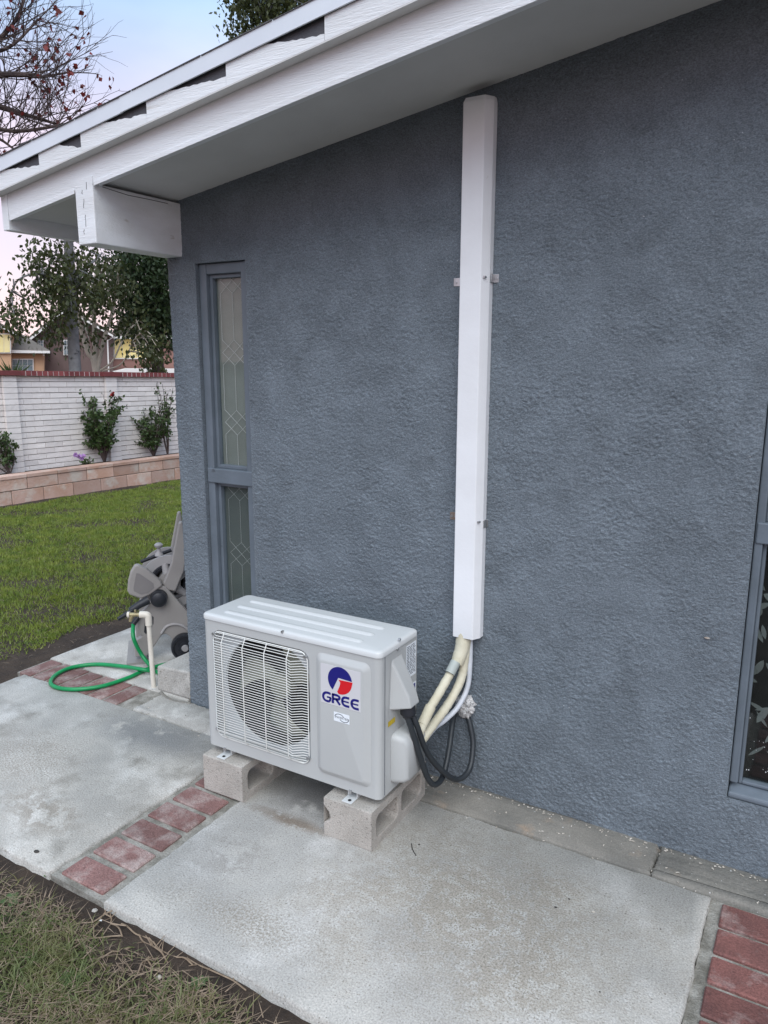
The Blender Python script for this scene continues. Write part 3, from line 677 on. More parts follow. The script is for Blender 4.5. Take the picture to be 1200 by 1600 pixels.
# logo label: coordinates in label units, taken straight off the panel plane
def lp(zx, zy):   # zoom picture (480,1000) scale 140/1200
    p = onY(480+zx*140/1200, 1000+zy*140/1200, YP); return (p[0], p[2])
q = [lp(180, 310), lp(708, 425), lp(722, 962), lp(186, 836)]
xa, xb, za, zb = (q[0][0]+q[3][0])/2, (q[1][0]+q[2][0])/2, (q[2][1]+q[3][1])/2, (q[0][1]+q[1][1])/2
lab = obj('brand_label', MB().box(xa, xb, YP-.0007, YP-.0001, za, zb), STICK, ac)
def flat(name, pts, y, m, parent): 
    return obj(name, MB().prism(pts, 'y', y-.0006, y), m, parent)
cxl, czl = lp(440, 545); Rl = abs(lp(600, 540)[0]-lp(278, 480)[0])/2*1.0
def polar(a, rr=1.): return (cxl+Rl*rr*math.cos(rad(a)), czl+Rl*rr*math.sin(rad(a)))
ncx, ncz = lp(418, 505)
blue = [polar(a) for a in np.linspace(8, 232, 40)]+[(ncx, ncz)]
flat('logo_shape', blue, YP-.0008, BLUE, lab)
rx, rz = lp(425, 532); 
red = [(rx, rz), lp(610, 572)]+[polar(a) for a in np.linspace(-9, -97, 16)]+[lp(405, 690), lp(440, 610), lp(445, 570)]
flat('logo_shape', red, YP-.0008, RED, lab)
# letters drawn as thick strokes in a slanted-free extended face
def stroke(path, w_):
    P = [np.array(p, float) for p in path]; Lf, Rt = [], []
    for i, p in enumerate(P):
        a = P[max(i-1, 0)]; b = P[min(i+1, len(P)-1)]; t = (b-a)/np.linalg.norm(b-a); nrm = np.array([-t[1], t[0]]); ww = w_[i] if hasattr(w_, '__len__') else w_
        Lf.append(p+nrm*ww/2); Rt.append(p-nrm*ww/2)
    return [tuple(p) for p in Lf+Rt[::-1]]
def strip_faces(name, strokes, fn, y, m, parent):
    mb = MB()
    for path, w_ in strokes:
        pl = stroke(path, w_); n = len(pl); h = n//2
        for i in range(h-1):
            a, b, c, d = pl[i], pl[i+1], pl[n-2-i], pl[n-1-i]
            mb.add([(fn(a)[0], y, fn(a)[1]), (fn(b)[0], y, fn(b)[1]), (fn(c)[0], y, fn(c)[1]), (fn(d)[0], y, fn(d)[1])], [(0, 1, 2, 3)])
    return obj(name, mb, m, parent)
A, B, C, D = [np.array(lp(*z)) for z in ((203, 690), (700, 800), (690, 935), (203, 808))]
x0_, x1_ = A[0], B[0]; zt_ = (A[1]+B[1])/2; zb_ = (C[1]+D[1])/2
def lf(p): return (x0_+(x1_-x0_)*p[0], zb_+(zt_-zb_)*p[1])
def letter(kind, ox, w_):
    T = .20; fx = lambda x: ox+x*w_
    tv = T*.30*1.0
    if kind == 'G':
        c = [(.95, .90), (.60, .95), (.32, .88), (.15, .68), (.11, .48), (.16, .26), (.34, .10), (.62, .06), (.86, .12)]
        return [([(fx(a), b) for a, b in smooth_path([(p[0], p[1]) for p in c], 3)], .055), ([(fx(.88), .12), (fx(.90), .30), (fx(.92), .50)], .052), ([(fx(.52), .50), (fx(.75), .50), (fx(.99), .50)], .13)]
    if kind == 'R':
        return [([(fx(.16), 0), (fx(.16), .5), (fx(.16), 1)], .055), ([(fx(a), b) for a, b in smooth_path([(.1, .93), (.6, .93), (.86, .86), (.93, .72), (.82, .56), (.5, .50), (.2, .50)], 3)], .055), ([(fx(.52), .5), (fx(.75), .25), (fx(.98), 0)], .055)]
    return [([(fx(a), b) for a, b in smooth_path([(.98, .93), (.50, .93), (.24, .80), (.13, .50), (.24, .20), (.50, .07), (.98, .07)], 3)], [.05]+[.05]*18 if False else .055), ([(fx(.16), .50), (fx(.5), .50), (fx(.92), .50)], .12)]
def squash(st):   # strokes are drawn in a unit box about 4.2 times wider than high
    return [([(p[0]*4.0, p[1]) for p in pth], w_*4.5 if w_ < .1 else w_*1.35) for pth, w_ in st]
def lf4(p): return lf((p[0]/4.0, p[1]))
for ch, ox, ww in (('G', .0, .245), ('R', .255, .235), ('E', .515, .225), ('E', .765, .225)):
    strip_faces('letter', squash(letter(ch, ox, ww)), lf4, YP-.0011, BLUE, lab)
# inverter sticker
q = [lp(357, 958), lp(566, 1010), lp(566, 1135), lp(360, 1075)]
xa, xb, za, zb = (q[0][0]+q[3][0])/2, (q[1][0]+q[2][0])/2, (q[2][1]+q[3][1])/2, (q[0][1]+q[1][1])/2
inv = obj('inverter_label', MB().box(xa, xb, YP-.0007, YP-.0001, za, zb), STICKW, ac)
def text(body, x, z, h, wmax, y, m, parent, name='lettering', plane='y', shear=0.):
    cu = bpy.data.curves.new('txt', 'FONT'); cu.body = body; cu.size = 1; cu.shear = shear
    to = bpy.data.objects.new('txt', cu); COL.objects.link(to); bpy.context.view_layer.update()
    me = bpy.data.meshes.new_from_object(to.evaluated_get(bpy.context.evaluated_depsgraph_get())); bpy.data.objects.remove(to)
    vv = np.array([v.co[:] for v in me.vertices]); lo_, hi_ = vv.min(0), vv.max(0); sx = wmax/(hi_[0]-lo_[0]); sz = h/(hi_[1]-lo_[1])
    mb = MB(); loc = np.array(parent.matrix_world.translation)
    vs = [((v[0]-lo_[0])*sx, (v[1]-lo_[1])*sz) for v in vv]
    vs = [(x+a, y, z+b) for a, b in vs] if plane == 'y' else [(y, x+a, z+b) for a, b in vs]
    mb.add(vs, [tuple(p.vertices) for p in me.polygons]); bpy.data.meshes.remove(me)
    return obj(name, mb, m, parent, fix=False)
wI, hI = xb-xa, zb-za
text('INVERTER', xa+wI*.07, za+hI*.36, hI*.24, wI*.86, YP-.0010, INK, inv, shear=.15)
for c0, a0, a1 in (((.36, .46), 170, 20), ((.66, .50), -150, 10)):
    pp = [(xa+wI*(c0[0]+.30*math.cos(rad(a))), za+hI*(c0[1]+.40*math.sin(rad(a)))) for a in np.linspace(a0, a1, 16)]
    strip_faces('logo_arc', [(pp, .0022)], lambda p: p, YP-.0010, INK, inv)
# lid with a skirt and three pressed ribs
lx0, lx1, ly0, ly1 = AX0-.0035, AX1+.0035, AY0-.0035, AY1+.003
P1 = rrect(lx0, lx1, ly0, ly1, .024, 6); P2 = rrect(lx0+.004, lx1-.004, ly0+.004, ly1-.004, .021, 6); P3 = rrect(lx0+.014, lx1-.014, ly0+.014, ly1-.014, .014, 6)
mb = MB(); fz = lambda Lp, z: [(p[0], p[1], z) for p in Lp]
mb.bridge(fz(P1, AZ1-LID), fz(P1, AZ1-.006)); mb.bridge(fz(P1, AZ1-.006), fz(P2, AZ1-.001)); mb.bridge(fz(P2, AZ1-.001), fz(P3, AZ1+.0015)); mb.ngon(fz(P3, AZ1+.0015))
mb.ngon(fz(rrect(lx0+.001, lx1-.001, ly0+.001, ly1-.001, .023, 6), AZ1-LID+.0005)[::-1])
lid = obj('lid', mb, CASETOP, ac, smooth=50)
for k in range(3):
    y = AY0+.055+k*.072; mb = MB(); a = rrect(AX0+.065, AX1-.10, y-.016, y+.016, .0155, 5); b = rrect(AX0+.075, AX1-.11, y-.007, y+.007, .0065, 5)
    mb.bridge(fz(a, AZ1+.0012), fz(b, AZ1+.0065)); mb.ngon(fz(b, AZ1+.0065)); obj('lid_rib', mb, CASETOP, lid, smooth=60)
for p, ax in ((onY(441, 987, AY0-.004), 'y'), (onX(620, 1014, AX1), 'x'), (onX(623, 999, AX1), 'x'), (onX(634, 1136, AX1), 'x')):
    mb = MB()
    if ax == 'y': mb.tube([(p[0], AY0-.0075, p[2]), (p[0], AY0+.001, p[2])], .0045, 10)
    else: mb.tube([(AX1+.0065, p[1], p[2]), (AX1-.001, p[1], p[2])], .0045, 10)
    obj('screw', mb, METAL, ac, smooth=40)
# right-hand side: seam, electrical hood, valve cover, labels
sy = lambda px, py: onX(px, py, AX1)
ys_ = AY0+.030
obj('side_seam', MB().box(AX1-.0005, AX1+.0008, ys_, ys_+.0022, AZ0+.01, zc-.004), INK, ac)
h0, h1 = sy(609, 1024), sy(631, 1012); HY0, HY1 = h0[1], AY0+.165; HZT = .655; HZB = .478
mb = MB(); hx = AX1+.068
mb.add([(AX1, HY0, HZB), (AX1, HY1, HZB), (AX1, HY1-.02, HZT), (AX1, HY0+.012, HZT), (hx, HY0+.028, HZB+.010), (hx, HY1-.012, HZB+.010), (hx-.01, HY1-.016, HZB+.05), (hx-.010, HY0+.030, HZB+.05)],
       [(0, 1, 5, 4), (4, 5, 6, 7), (7, 6, 2, 3), (0, 4, 7, 3), (1, 2, 6, 5)])
obj('electrical_hood', mb, CASE, ac, bevel=.006, seg=3, smooth=50)
mb = MB(); mb.ngon([(AX1+.001, HY0-.008, HZB-.025), (AX1+.001, HY1+.01, HZB-.025), (AX1+.001, HY1-.012, HZT+.012), (AX1+.001, HY0+.004, HZT+.012)]); obj('hood_flange', mb, CASE, ac)
VY0, VY1, VZ0, VZ1 = AY0+.072, AY0+.235, .200, .385
mb = MB(); a = [(y, z) for y, z in rrect(VY0, VY1, VZ0, VZ1, .022, 5)]; b = rrect(VY0+.008, VY1-.008, VZ0+.008, VZ1-.008, .020, 5); c = rrect(VY0+.02, VY1-.02, VZ0+.018, VZ1-.034, .018, 5)
gx_ = lambda Lp, x: [(x, p[0], p[1]) for p in Lp]
mb.bridge(gx_(a, AX1+.0005), gx_(a, AX1+.010)); mb.bridge(gx_(a, AX1+.010), gx_(b, AX1+.045)); mb.bridge(gx_(b, AX1+.045), gx_(c, AX1+.058)); mb.ngon(gx_(c, AX1+.058)); obj('valve_cover', mb, CASE, ac, smooth=60)
sp = sy(640, 1010); SY0, SY1 = AY0+.176, AY0+.246; SZ0, SZ1 = .545, .668
spec = obj('rating_label', MB().box(AX1+.0004, AX1+.0010, SY0, SY1, SZ0, SZ1), STICKW, ac)
mb = MB(); rr = random.Random(2); z = SZ1-.008
while z > SZ0+.006:
    y = SY0+.004
    while y < SY1-.008:
        l = rr.uniform(.006, .022); l = min(l, SY1-.004-y); mb.add([(AX1+.0013, y, z), (AX1+.0013, y+l, z), (AX1+.0013, y+l, z+.0026), (AX1+.0013, y, z+.0026)], [(0, 1, 2, 3)]); y += l+rr.uniform(.002, .006)
    z -= .0058
obj('print_lines', mb, INK, spec, fix=False)
obj('caution_label', MB().box(AX1+.0012, AX1+.0018, AY0+.052, AY0+.098, .4225, .4405), YEL, ac)
obj('side_label', MB().box(AX1+.0004, AX1+.001, AY0+.214, AY0+.248, .455, .515), STICKW, ac)
obj('side_label', MB().box(AX1+.001, AX1+.0016, AY0+.222, AY0+.242, .472, .51), BLUE, ac)
# feet: two folded channels with slotted tabs
BLX = ((.600, .794), (1.166, 1.360)); BH = .144
for (bx0, bx1), fx_ in zip(BLX, (onZ(352, 1181, BH)[0], onZ(549, 1248, BH)[0])):
    mb = MB(); mb.box(fx_-.020, fx_+.020, AY0-.028, AY1+.028, BH+.0005, BH+.0045); mb.box(fx_-.020, fx_-.016, AY0+.012, AY1-.012, BH+.0046, AZ0+.0035); mb.box(fx_+.016, fx_+.020, AY0+.012, AY1-.012, BH+.0046, AZ0+.0035)
    ft = obj('foot', mb, CASETOP, ac, bevel=.001)
    mb = MB(); mb.tube([(fx_+.004, AY0-.013, BH+.0047), (fx_+.004, AY0-.013, BH+.0056)], .0065, 12); obj('bolt_slot', mb, BLACK, ft)
    mb = MB(); mb.tube([(fx_, AY0-.002, AZ0-.002), (fx_, AY0-.002, AZ0+.010)], .006, 8); obj('foot_bolt', mb, METAL, ft)

# ---------------------------------------------------------------- concrete blocks
def concrete_block(x0, x1, label, notch):
    y0, y1 = -.534, -.140; ym = (y0+y1)/2; mb = MB()
    for ya, yb in ((y0, ym), (ym, y1)):
        hy0 = ya+(.034 if ya == y0 else .014); hy1 = yb-(.014 if yb == ym else .034); hz0, hz1 = .030, BH-.030
        cyy, czz = (hy0+hy1)/2, (hz0+hz1)/2
        for X, sh in ((x0, 0), (x1, 0)):
            inn = rrect(hy0, hy1, hz0, hz1, .022, 6); out = []
            for p in inn:
                dy, dz = p[0]-cyy, p[1]-czz; t = 1e9
                if dy > 1e-9: t = min(t, (yb-cyy)/dy)
                if dy < -1e-9: t = min(t, (ya-cyy)/dy)
                if dz > 1e-9: t = min(t, (BH-czz)/dz)
                if dz < -1e-9: t = min(t, (0-czz)/dz)
                out.append([cyy+dy*t, czz+dz*t])
            for c in ((yb, BH), (ya, BH), (ya, 0), (yb, 0)):
                i = min(range(len(out)), key=lambda k: math.hypot(out[k][0]-c[0], out[k][1]-c[1])); out[i] = list(c)
            mb.ring(out, inn, lambda p: (X, p[0], p[1]))
        inn = rrect(hy0, hy1, hz0, hz1, .022, 6); mb.bridge([(x0, p[0], p[1]) for p in inn], [(x1, p[0], p[1]) for p in inn])
    mb.add([(x0, y0, BH), (x1, y0, BH), (x1, y1, BH), (x0, y1, BH), (x0, y0, 0), (x1, y0, 0), (x1, y1, 0), (x0, y1, 0)], [(0, 1, 2, 3), (7, 6, 5, 4), (2, 6, 7, 3)])
    if not notch: mb.add([(x0, y0, 0), (x1, y0, 0), (x1, y0, BH), (x0, y0, BH)], [(0, 1, 2, 3)])
    else:  # sash notch bitten out of the near left edge
        nz = [(0, 0), (0, .048), (.020, .060), (.026, .072), (.020, .092), (.006, .106), (0, .112), (0, BH)]
        fr_ = [(x0+a, y0, z) for a, z in nz]; bk = [(x0+a*.9, y0+.030 if a > 0 else y0, z) for a, z in nz]
        mb.ngon(fr_+[(x1, y0, BH), (x1, y0, 0)])
        mb.add([(x0+a, y0, z) for a, z in nz[1:7]]+[(x0+max(a-.004, .001), y0+.03, z) for a, z in nz[1:7]], [(i, i+1, 7+i, 6+i) for i in range(5)])
    o = obj('concrete_block', mb, BLOCK, None, origin=((x0+x1)/2, ym, 0), bevel=.004, smooth=None)
    return tag(o, label, 'concrete block', 'hollow blocks under the air conditioner')
concrete_block(*BLX[0], 'hollow concrete block under fan end of air conditioner, beside brick band', False)
concrete_block(*BLX[1], 'hollow concrete block with notched edge under hose end of air conditioner', True)

# ================================================================== LINE COVER, PIPES, CONDUITS
DY = -.062
cl, cr_ = onY(708, 994, DY)[0], onY(737, 998, DY)[0]; cR = onY(750, 994, -.03)[0]
cl2, cr2 = onY(725, 141, DY)[0], onY(757, 139, DY)[0]; cR2 = onY(773, 143, -.03)[0]
zb0 = onY(708, 994, DY)[2]; ZT = 2.462
cover = thing('line_cover', 'tall white boxed pipe cover strapped to grey stucco wall', 'pipe cover', ((cl+cR)/2, 0, zb0))
def prof(l, rr_, R, s=0.): return [(l-.004, -.001), (l-.004, DY+.006), (l-.001, DY), (rr_, DY), (rr_+.003, DY+.001), (R, -.030), (R, -.001)]
pa = prof(cl, cr_, cR); pb = prof(cl2, cr2, cR2)
mb = MB(); mb.bridge([(x, y, zb0) for x, y in pa], [(x, y, ZT-.012) for x, y in pb]); pc = [(x+(.004 if x < cr2 else -.004), min(y+.010, -.001)) for x, y in pb]
mb.bridge([(x, y, ZT-.012) for x, y in pb], [(x, y, ZT+.004) for x, y in pc]); mb.ngon([(x, y, ZT+.004) for x, y in pc]); mb.ngon([(x, y, zb0+.03) for x, y in pa])
obj('cover_box', mb, mat('cover_white', (.82, .84, .86), (.77, .785, .80), 6, .4, .0006, 90, spots=((.5, .48, .45), 16, .7, .8)), cover, bevel=.0015)
for (pxl, pyl, pxr, pyr) in ((713, 441, 775, 435), (707, 806, 758, 817)):
    for px, py, sgn in ((pxl, pyl, -1), (pxr, pyr, 1)):
        p = onY(px, py, -.003); w0 = .016; mb = MB()
        edge = (cl-.004 if sgn < 0 else cR)+0*sgn
        xa, xb = sorted((p[0]+sgn*w0*.6, p[0]-sgn*.03 if False else edge+sgn*.0005)); 
        mb.box(xa, xb, -.0035, -.0008, p[2]-.014, p[2]+.014)
        if sgn > 0: mb.box(cR+.0005, cR+.003, -.030, -.0036, p[2]-.014, p[2]+.014)
        st = obj('strap', mb, METAL if py < 600 or sgn > 0 else mat('rusty_strap', (.2, .13, .09), (.3, .28, .26), 60, .6, metal=.4), cover, bevel=.001)
        mb = MB(); mb.tube([(p[0]+sgn*.002, -.0065, p[2]), (p[0]+sgn*.002, -.0036, p[2])], .005, 10); obj('screw', mb, METAL, st)
    p = onY((pxr-14) if pyr < 600 else 750, pyr-2, -.045); t = (p[2]-zb0)/(ZT-zb0); xx = (cr_*(1-t)+cr2*t)+.012
    mb = MB(); mb.tube([(xx, -.058, p[2]), (xx+.003, -.048, p[2])], .004, 8); obj('screw', mb, METAL, cover)

def pipe(name, pts, r, m, label, cat, n=12, group=None):
    P = smooth_path([tuple(onY(px, py, y)) for px, py, y in pts], 8); mb = MB(); rq = random.Random(len(label)); mb.tube(P, [r*(1+rq.uniform(-.06, .06)*(m is WRAP)) for _ in P], n)
    o = obj(name, mb, m, None, origin=P[0], smooth=60); return tag(o, label, cat, group)
p1 = pipe('insulated_pipe', [(721, 985, -.036), (719, 1015, -.05), (710, 1040, -.08), (698, 1062, -.12), (682, 1090, -.19), (668, 1113, -.25), (659, 1136, -.29), (652, 1152, -.32)], .0165, WRAP, 'cream taped pipe bending left from cover, nearer air conditioner', 'pipe', group='taped pipes between cover and unit')
p2 = pipe('insulated_pipe', [(731, 985, -.030), (726, 1030, -.034), (722, 1055, -.045), (713, 1078, -.075), (697, 1105, -.13), (680, 1128, -.20), (669, 1143, -.25), (658, 1158, -.29)], .0165, WRAP, 'cream taped pipe of the pair, nearer the wall and foam patch', 'pipe', group='taped pipes between cover and unit')
pw = smooth_path([tuple(onY(px, py, y)) for px, py, y in ((725, 988, -.034), (722, 1012, -.044), (714, 1037, -.066))], 6); mb = MB(); mb.tube(pw, [.0285, .029, .0275, .028, .0285, .027, .0275, .0265, .026, .0265, .025, .0245, .0225], 14); obj('tape_wrap', mb, WRAP, p1, smooth=60)
mb = MB(); mb.tube([tuple(onY(712, 1034, -.08)), tuple(onY(703, 1052, -.11))], .0190, 12); obj('tape_band', mb, WRAPG, p1, smooth=60)
mb = MB(); mb.tube([tuple(onY(673, 1104, -.235)), tuple(onY(660, 1132, -.285))], [.0195, .0185], 12); obj('tape_wrap', mb, WRAP, p1, smooth=60)
pipe('drain_hose', [(735, 990, -.022), (734, 1040, -.022), (730, 1075, -.03), (715, 1105, -.07), (695, 1125, -.13), (680, 1136, -.19), (668, 1150, -.24)], .010, mat('hose_grey', (.62, .65, .70), (.5, .53, .57), 20, .5), 'pale grey drain hose curving behind the taped pipes', 'hose')
hb = np.array([AX1+.040, (HY0+HY1)/2, HZB])
mb = MB(); mb.tube([(hb[0], hb[1]+.004, hb[2]+.012), (hb[0]+.002, hb[1]+.004, hb[2]-.022)], [.026, .028], 16); mb.tube([(hb[0]+.002, hb[1]+.004, hb[2]-.0225), (hb[0]+.004, hb[1]+.004, hb[2]-.034)], [.024, .020], 16)
obj('conduit_fitting', mb, BLKP, ac, smooth=50)
def conduit(start, pts, label):
    P = [start]+[tuple(onY(px, py, y)) for px, py, y in pts]; P = smooth_path(P, 9); mb = MB(); mb.tube(P, .0105, 10)
    o = obj('conduit', mb, RUBBER, None, origin=P[0], smooth=60); return tag(o, label, 'conduit', 'black flexible conduits')
conduit((hb[0]-.003, hb[1]-.006, hb[2]-.024), [(640, 1130, -.385), (655, 1178, -.35), (668, 1215, -.31), (680, 1226, -.27), (692, 1213, -.21), (701, 1175, -.14), (707, 1130, -.06), (711, 1108, -.012)], 'black conduit with the tighter loop, hanging nearer the air conditioner')
conduit((hb[0]+.008, hb[1]+.014, hb[2]-.024), [(652, 1135, -.36), (667, 1175, -.31), (690, 1204, -.24), (714, 1218, -.16), (733, 1203, -.09), (739, 1165, -.04), (735, 1135, -.02), (729, 1112, -.006)], 'black conduit with the wider loop, ending in foam patch')
# foam plug round the conduit hole
fc = onY(727, 1101, -.012); import bmesh
bm = bmesh.new(); bmesh.ops.create_icosphere(bm, subdivisions=5, radius=.036)
for v in bm.verts:
    n_ = v.co.normalized(); k = 1+.30*mnoise.noise(n_*2.2)+.28*mnoise.noise(n_*5.5+Vector((3, 1, 7)))+.16*mnoise.noise(n_*14)
    v.co = Vector((v.co.x*k, v.co.y*.62*k, v.co.z*k*1.05-.012*max(0, -n_.z)))
me = bpy.data.meshes.new('foam_patch'); bm.to_mesh(me); bm.free(); me.materials.append(FOAM)
for p in me.polygons: p.use_smooth = True
tag(link('foam_patch', me, None, tuple(fc)), 'lumpy silvery foam plug on wall where black conduit enters', 'foam')

# ================================================================== HOSE REEL, TAP, HOSE
RB = np.array([-.62, .20, 0.]); ang = math.atan2(.73, .68)
reel = thing('hose_reel', 'grey plastic hose reel cart standing behind the house corner', 'hose reel', RB, rotz=ang)
KS = .00345
def rp(zx, zy): px, py = 170+zx*.1874, 800+zy*.1875; return ((px-198)*KS, (1034-py)*KS)     # zoom-picture coordinates -> reel plane (u, z)
def rpart(name, pts, y0, y1, m, parent=None, bevel=.006, closed=True):
    mb = MB(); mb.prism([rp(*p) for p in pts], 'y', y0, y1)
    o = bpy.data.objects.new(name, mesh_from(name, mb.v, mb.f, m)); COL.objects.link(o); o.parent = parent or reel
    if bevel: b = o.modifiers.new('bevel', 'BEVEL'); b.width = bevel; b.segments = 3; b.limit_method = 'ANGLE'; b.angle_limit = rad(35)
    return o
def rmesh(name, mb, m, parent=None, smooth=50):
    o = bpy.data.objects.new(name, mesh_from(name, mb.v, mb.f, m, smooth)); COL.objects.link(o); o.parent = parent or reel; return o
body = [(352, 640), (375, 605), (410, 592), (445, 605), (470, 640), (560, 770), (645, 890), (690, 1000), (690, 1075), (600, 1065), (520, 1095), (485, 1110), (455, 1050), (420, 1018), (385, 1030), (330, 1110), (255, 1205), (160, 1200), (158, 1065), (230, 1020), (215, 1005), (196, 930), (196, 880), (225, 820), (290, 760), (335, 700)]
for dy, nm in ((-.0, 'side_frame'), (.30, 'side_frame')):
    fr_ = rpart(nm, body, dy-.02, dy+.02, PLAST)
    if dy == 0:
        rpart('frame_recess', [(262, 870), (300, 835), (330, 860), (325, 920), (262, 1005), (246, 985)], -.0215, -.0200, BLKP, fr_, 0)
        mb = MB(); pts = smooth_path([rp(385, 1012), rp(430, 955), rp(500, 940), rp(570, 965), rp(640, 1040)], 5); mb.tube([(p[0], -.021, p[1]) for p in pts], .008, 8); rmesh('frame_rib', mb, PLASTL, fr_)
wing = [(205, 395), (235, 393), (300, 435), (405, 548), (420, 590), (345, 640), (300, 668), (240, 690), (150, 645), (135, 610), (145, 530), (170, 450)]
wg = rpart('wing', wing, -.030, .012, PLAST, bevel=.010)
rpart('wing_recess', [(215, 462), (240, 468), (345, 560), (350, 600), (300, 640), (240, 648), (188, 615), (185, 590)], -.0318, -.0302, mat('reel_recess', (.21, .20, .195), (.18, .17, .17), 5, .5), wg, 0)
rpart('handle', [(578, 62), (604, 55), (612, 90), (628, 330), (600, 480), (520, 655), (455, 640), (420, 580), (460, 500), (500, 400)], -.012, .030, PLAST, bevel=.008)
rpart('handle', [(578, 62), (604, 55), (612, 90), (628, 330), (600, 480), (520, 655), (455, 640), (420, 580), (460, 500), (500, 400)], .270, .31, PLAST, bevel=.008)
cu, cz_ = rp(475, 600)
for yy in (.05, .24):
    mb = MB(); nr = 40; R1, R2 = .155, .115
    prof_ = [(R1, 0), (R1, .012), (R2, .012), (R2-.008, .004), (R2-.008, 0)]
    vs = []; fs = []
    for k in range(nr):
        a = 2*math.pi*k/nr
        for q, y in prof_: vs.append((cu+q*math.cos(a), yy+y, cz_+q*math.sin(a)))
    m_ = len(prof_)
    for k in range(nr):
        for j in range(m_): fs.append((k*m_+j, ((k+1) % nr)*m_+j, ((k+1) % nr)*m_+(j+1) % m_, k*m_+(j+1) % m_))
    mb.add(vs, fs); disc = rmesh('reel_disc', mb, PLASTL)
    for k in range(5):
        a = 2*math.pi*k/5+.5; mb = MB(); mb.tube([(cu+.03*math.cos(a), yy+.006, cz_+.03*math.sin(a)), (cu+.112*math.cos(a), yy+.006, cz_+.112*math.sin(a))], [.028, .016], 8); rmesh('disc_spoke', mb, PLASTL, disc)
mb = MB(); mb.tube([(cu, .03, cz_), (cu, .28, cz_)], .06, 20); rmesh('drum', mb, PLAST)
mb = MB()
for k in range(9): 
    P = [(cu+.085*math.cos(a), .072+k*.0205+.0205*a/6.283, cz_+.085*math.sin(a)) for a in np.linspace(0, 6.283, 20)]; mb.tube(P, .010, 6, caps=False)
rmesh('wound_hose', mb, BLKP)
hu, hz_ = rp(383, 690)
mb = MB(); mb.tube([(hu, -.021, hz_), (hu, -.062, hz_)], [.046, .044], 24); mb.tube([(hu, -.0625, hz_), (hu, -.068, hz_)], [.036, .030], 24); cr0 = rmesh('crank_hub', mb, BLKP)
mb = MB(); a, b = rp(300, 690), rp(150, 765); mb.tube([(a[0], -.05, a[1]), ((a[0]+b[0])/2, -.06, (a[1]+b[1])/2+.004), (b[0], -.065, b[1])], [.024, .020, .018], 10); rmesh('crank_arm', mb, BLKP)
mb = MB(); a, b = rp(165, 760), rp(55, 805); mb.tube([(a[0], -.075, a[1]), (b[0], -.11, b[1])], [.014, .010], 12); rmesh('crank_grip', mb, BLKP)
mb = MB(); a, b = rp(225, 820), rp(165, 890); mb.tube([(a[0], -.03, a[1]), (b[0], -.05, b[1])], [.013, .015], 12); rmesh('hose_inlet', mb, BLKP)
mb = MB(); a, b = rp(250, 420), rp(505, 350); mb.tube([(a[0], .10, a[1]), (b[0], .14, b[1])], .010, 10); rmesh('guide_rod', mb, BLKP)
kx, kz = rp(403, 372)
mb = MB(); vs = []; fs = []; pr = [(0, 0), (.024, 0), (.020, .012), (.009, .022), (.009, .036), (.022, .044), (.024, .054), (.014, .062), (0, .064)]; nn = 16
for q, h in pr:
    for k in range(nn): a_ = 2*math.pi*k/nn; vs.append((kx+q*math.cos(a_), .11+q*math.sin(a_), kz-.005+h*1.15))
for j in range(len(pr)-1):
    for k in range(nn): fs.append((j*nn+k, j*nn+(k+1) % nn, (j+1)*nn+(k+1) % nn, (j+1)*nn+k))
mb.add(vs, fs); rmesh('guide_knob', mb, PLASTL)
wu, wz = rp(572, 1160); WR = .074
for yy in (-.075, .30):
    mb = MB(); pr = [(0, -.0), (.030, 0), (.034, .008), (WR*.80, .008), (WR*.84, 0), (WR*.97, .0), (WR, .006), (WR, .044), (WR*.96, .05), (0, .05)]; vs = []; fs = []; nn = 28
    for q, h in pr:
        for k in range(nn): a_ = 2*math.pi*k/nn; vs.append((wu+q*math.cos(a_), yy+h, WR+.001+q*math.sin(a_)))
    for j in range(len(pr)-1):
        for k in range(nn): fs.append((j*nn+k, j*nn+(k+1) % nn, (j+1)*nn+(k+1) % nn, (j+1)*nn+k))
    mb.add(vs, fs); wh = rmesh('wheel', mb, BLKP, smooth=35)
    mb = MB(); mb.tube([(wu, yy-.012, WR), (wu, yy-.001, WR)], [.016, .02], 14); rmesh('wheel_cap', mb, PLASTL, wh)
mb = MB(); mb.tube([(wu, -.02, WR), (wu, .3, WR)], .012, 10); rmesh('axle', mb, BLKP)
mb = MB(); a, b = rp(92, 1240), rp(255, 1205); mb.box(a[0], b[0], -.055, .30, .0005, .012); rmesh('foot_plate', mb, PLAST, smooth=None)

# tap riser
tb = np.array([-.276, .022, 0.]); tp = np.array([-.300, .012, .0])
zt0 = onY(232, 962, .012)[2]
tap = thing('tap_riser', 'white plastic riser pipe with brass tap beside hose reel', 'tap', tb)
mb = MB(); topx = onY(231.5, 958, .012)[0]; mb.tube([tb+np.array([0, 0, -.02]), (topx, .012, zt0-.045)], .0125, 12); obj('riser', mb, PVC, tap, smooth=50)
mb = MB(); P = smooth_path([(topx, .012, zt0-.05), (topx, .012, zt0-.012), (topx-.006, .008, zt0+.004), (topx-.035, -.010, zt0+.006)], 5); mb.tube(P, .0175, 12); obj('elbow', mb, PVC, tap, smooth=50)
mb = MB(); mb.tube([(topx-.030, -.008, zt0+.006), (topx-.085, -.035, zt0+.004)], [.010, .011], 10); mb.tube([(topx-.070, -.028, zt0+.005), (topx-.078, -.036, zt0-.030)], [.010, .008], 10); mb.tube([(topx-.055, -.02, zt0+.008), (topx-.055, -.02, zt0+.03)], .006, 8); obj('tap_body', mb, BRASS, tap, smooth=50)
mb = MB(); mb.tube([(topx-.080, -.033, zt0+.0045), (topx-.090, -.038, zt0+.004)], .015, 12); obj('tap_outlet', mb, PVC, tap, smooth=50)

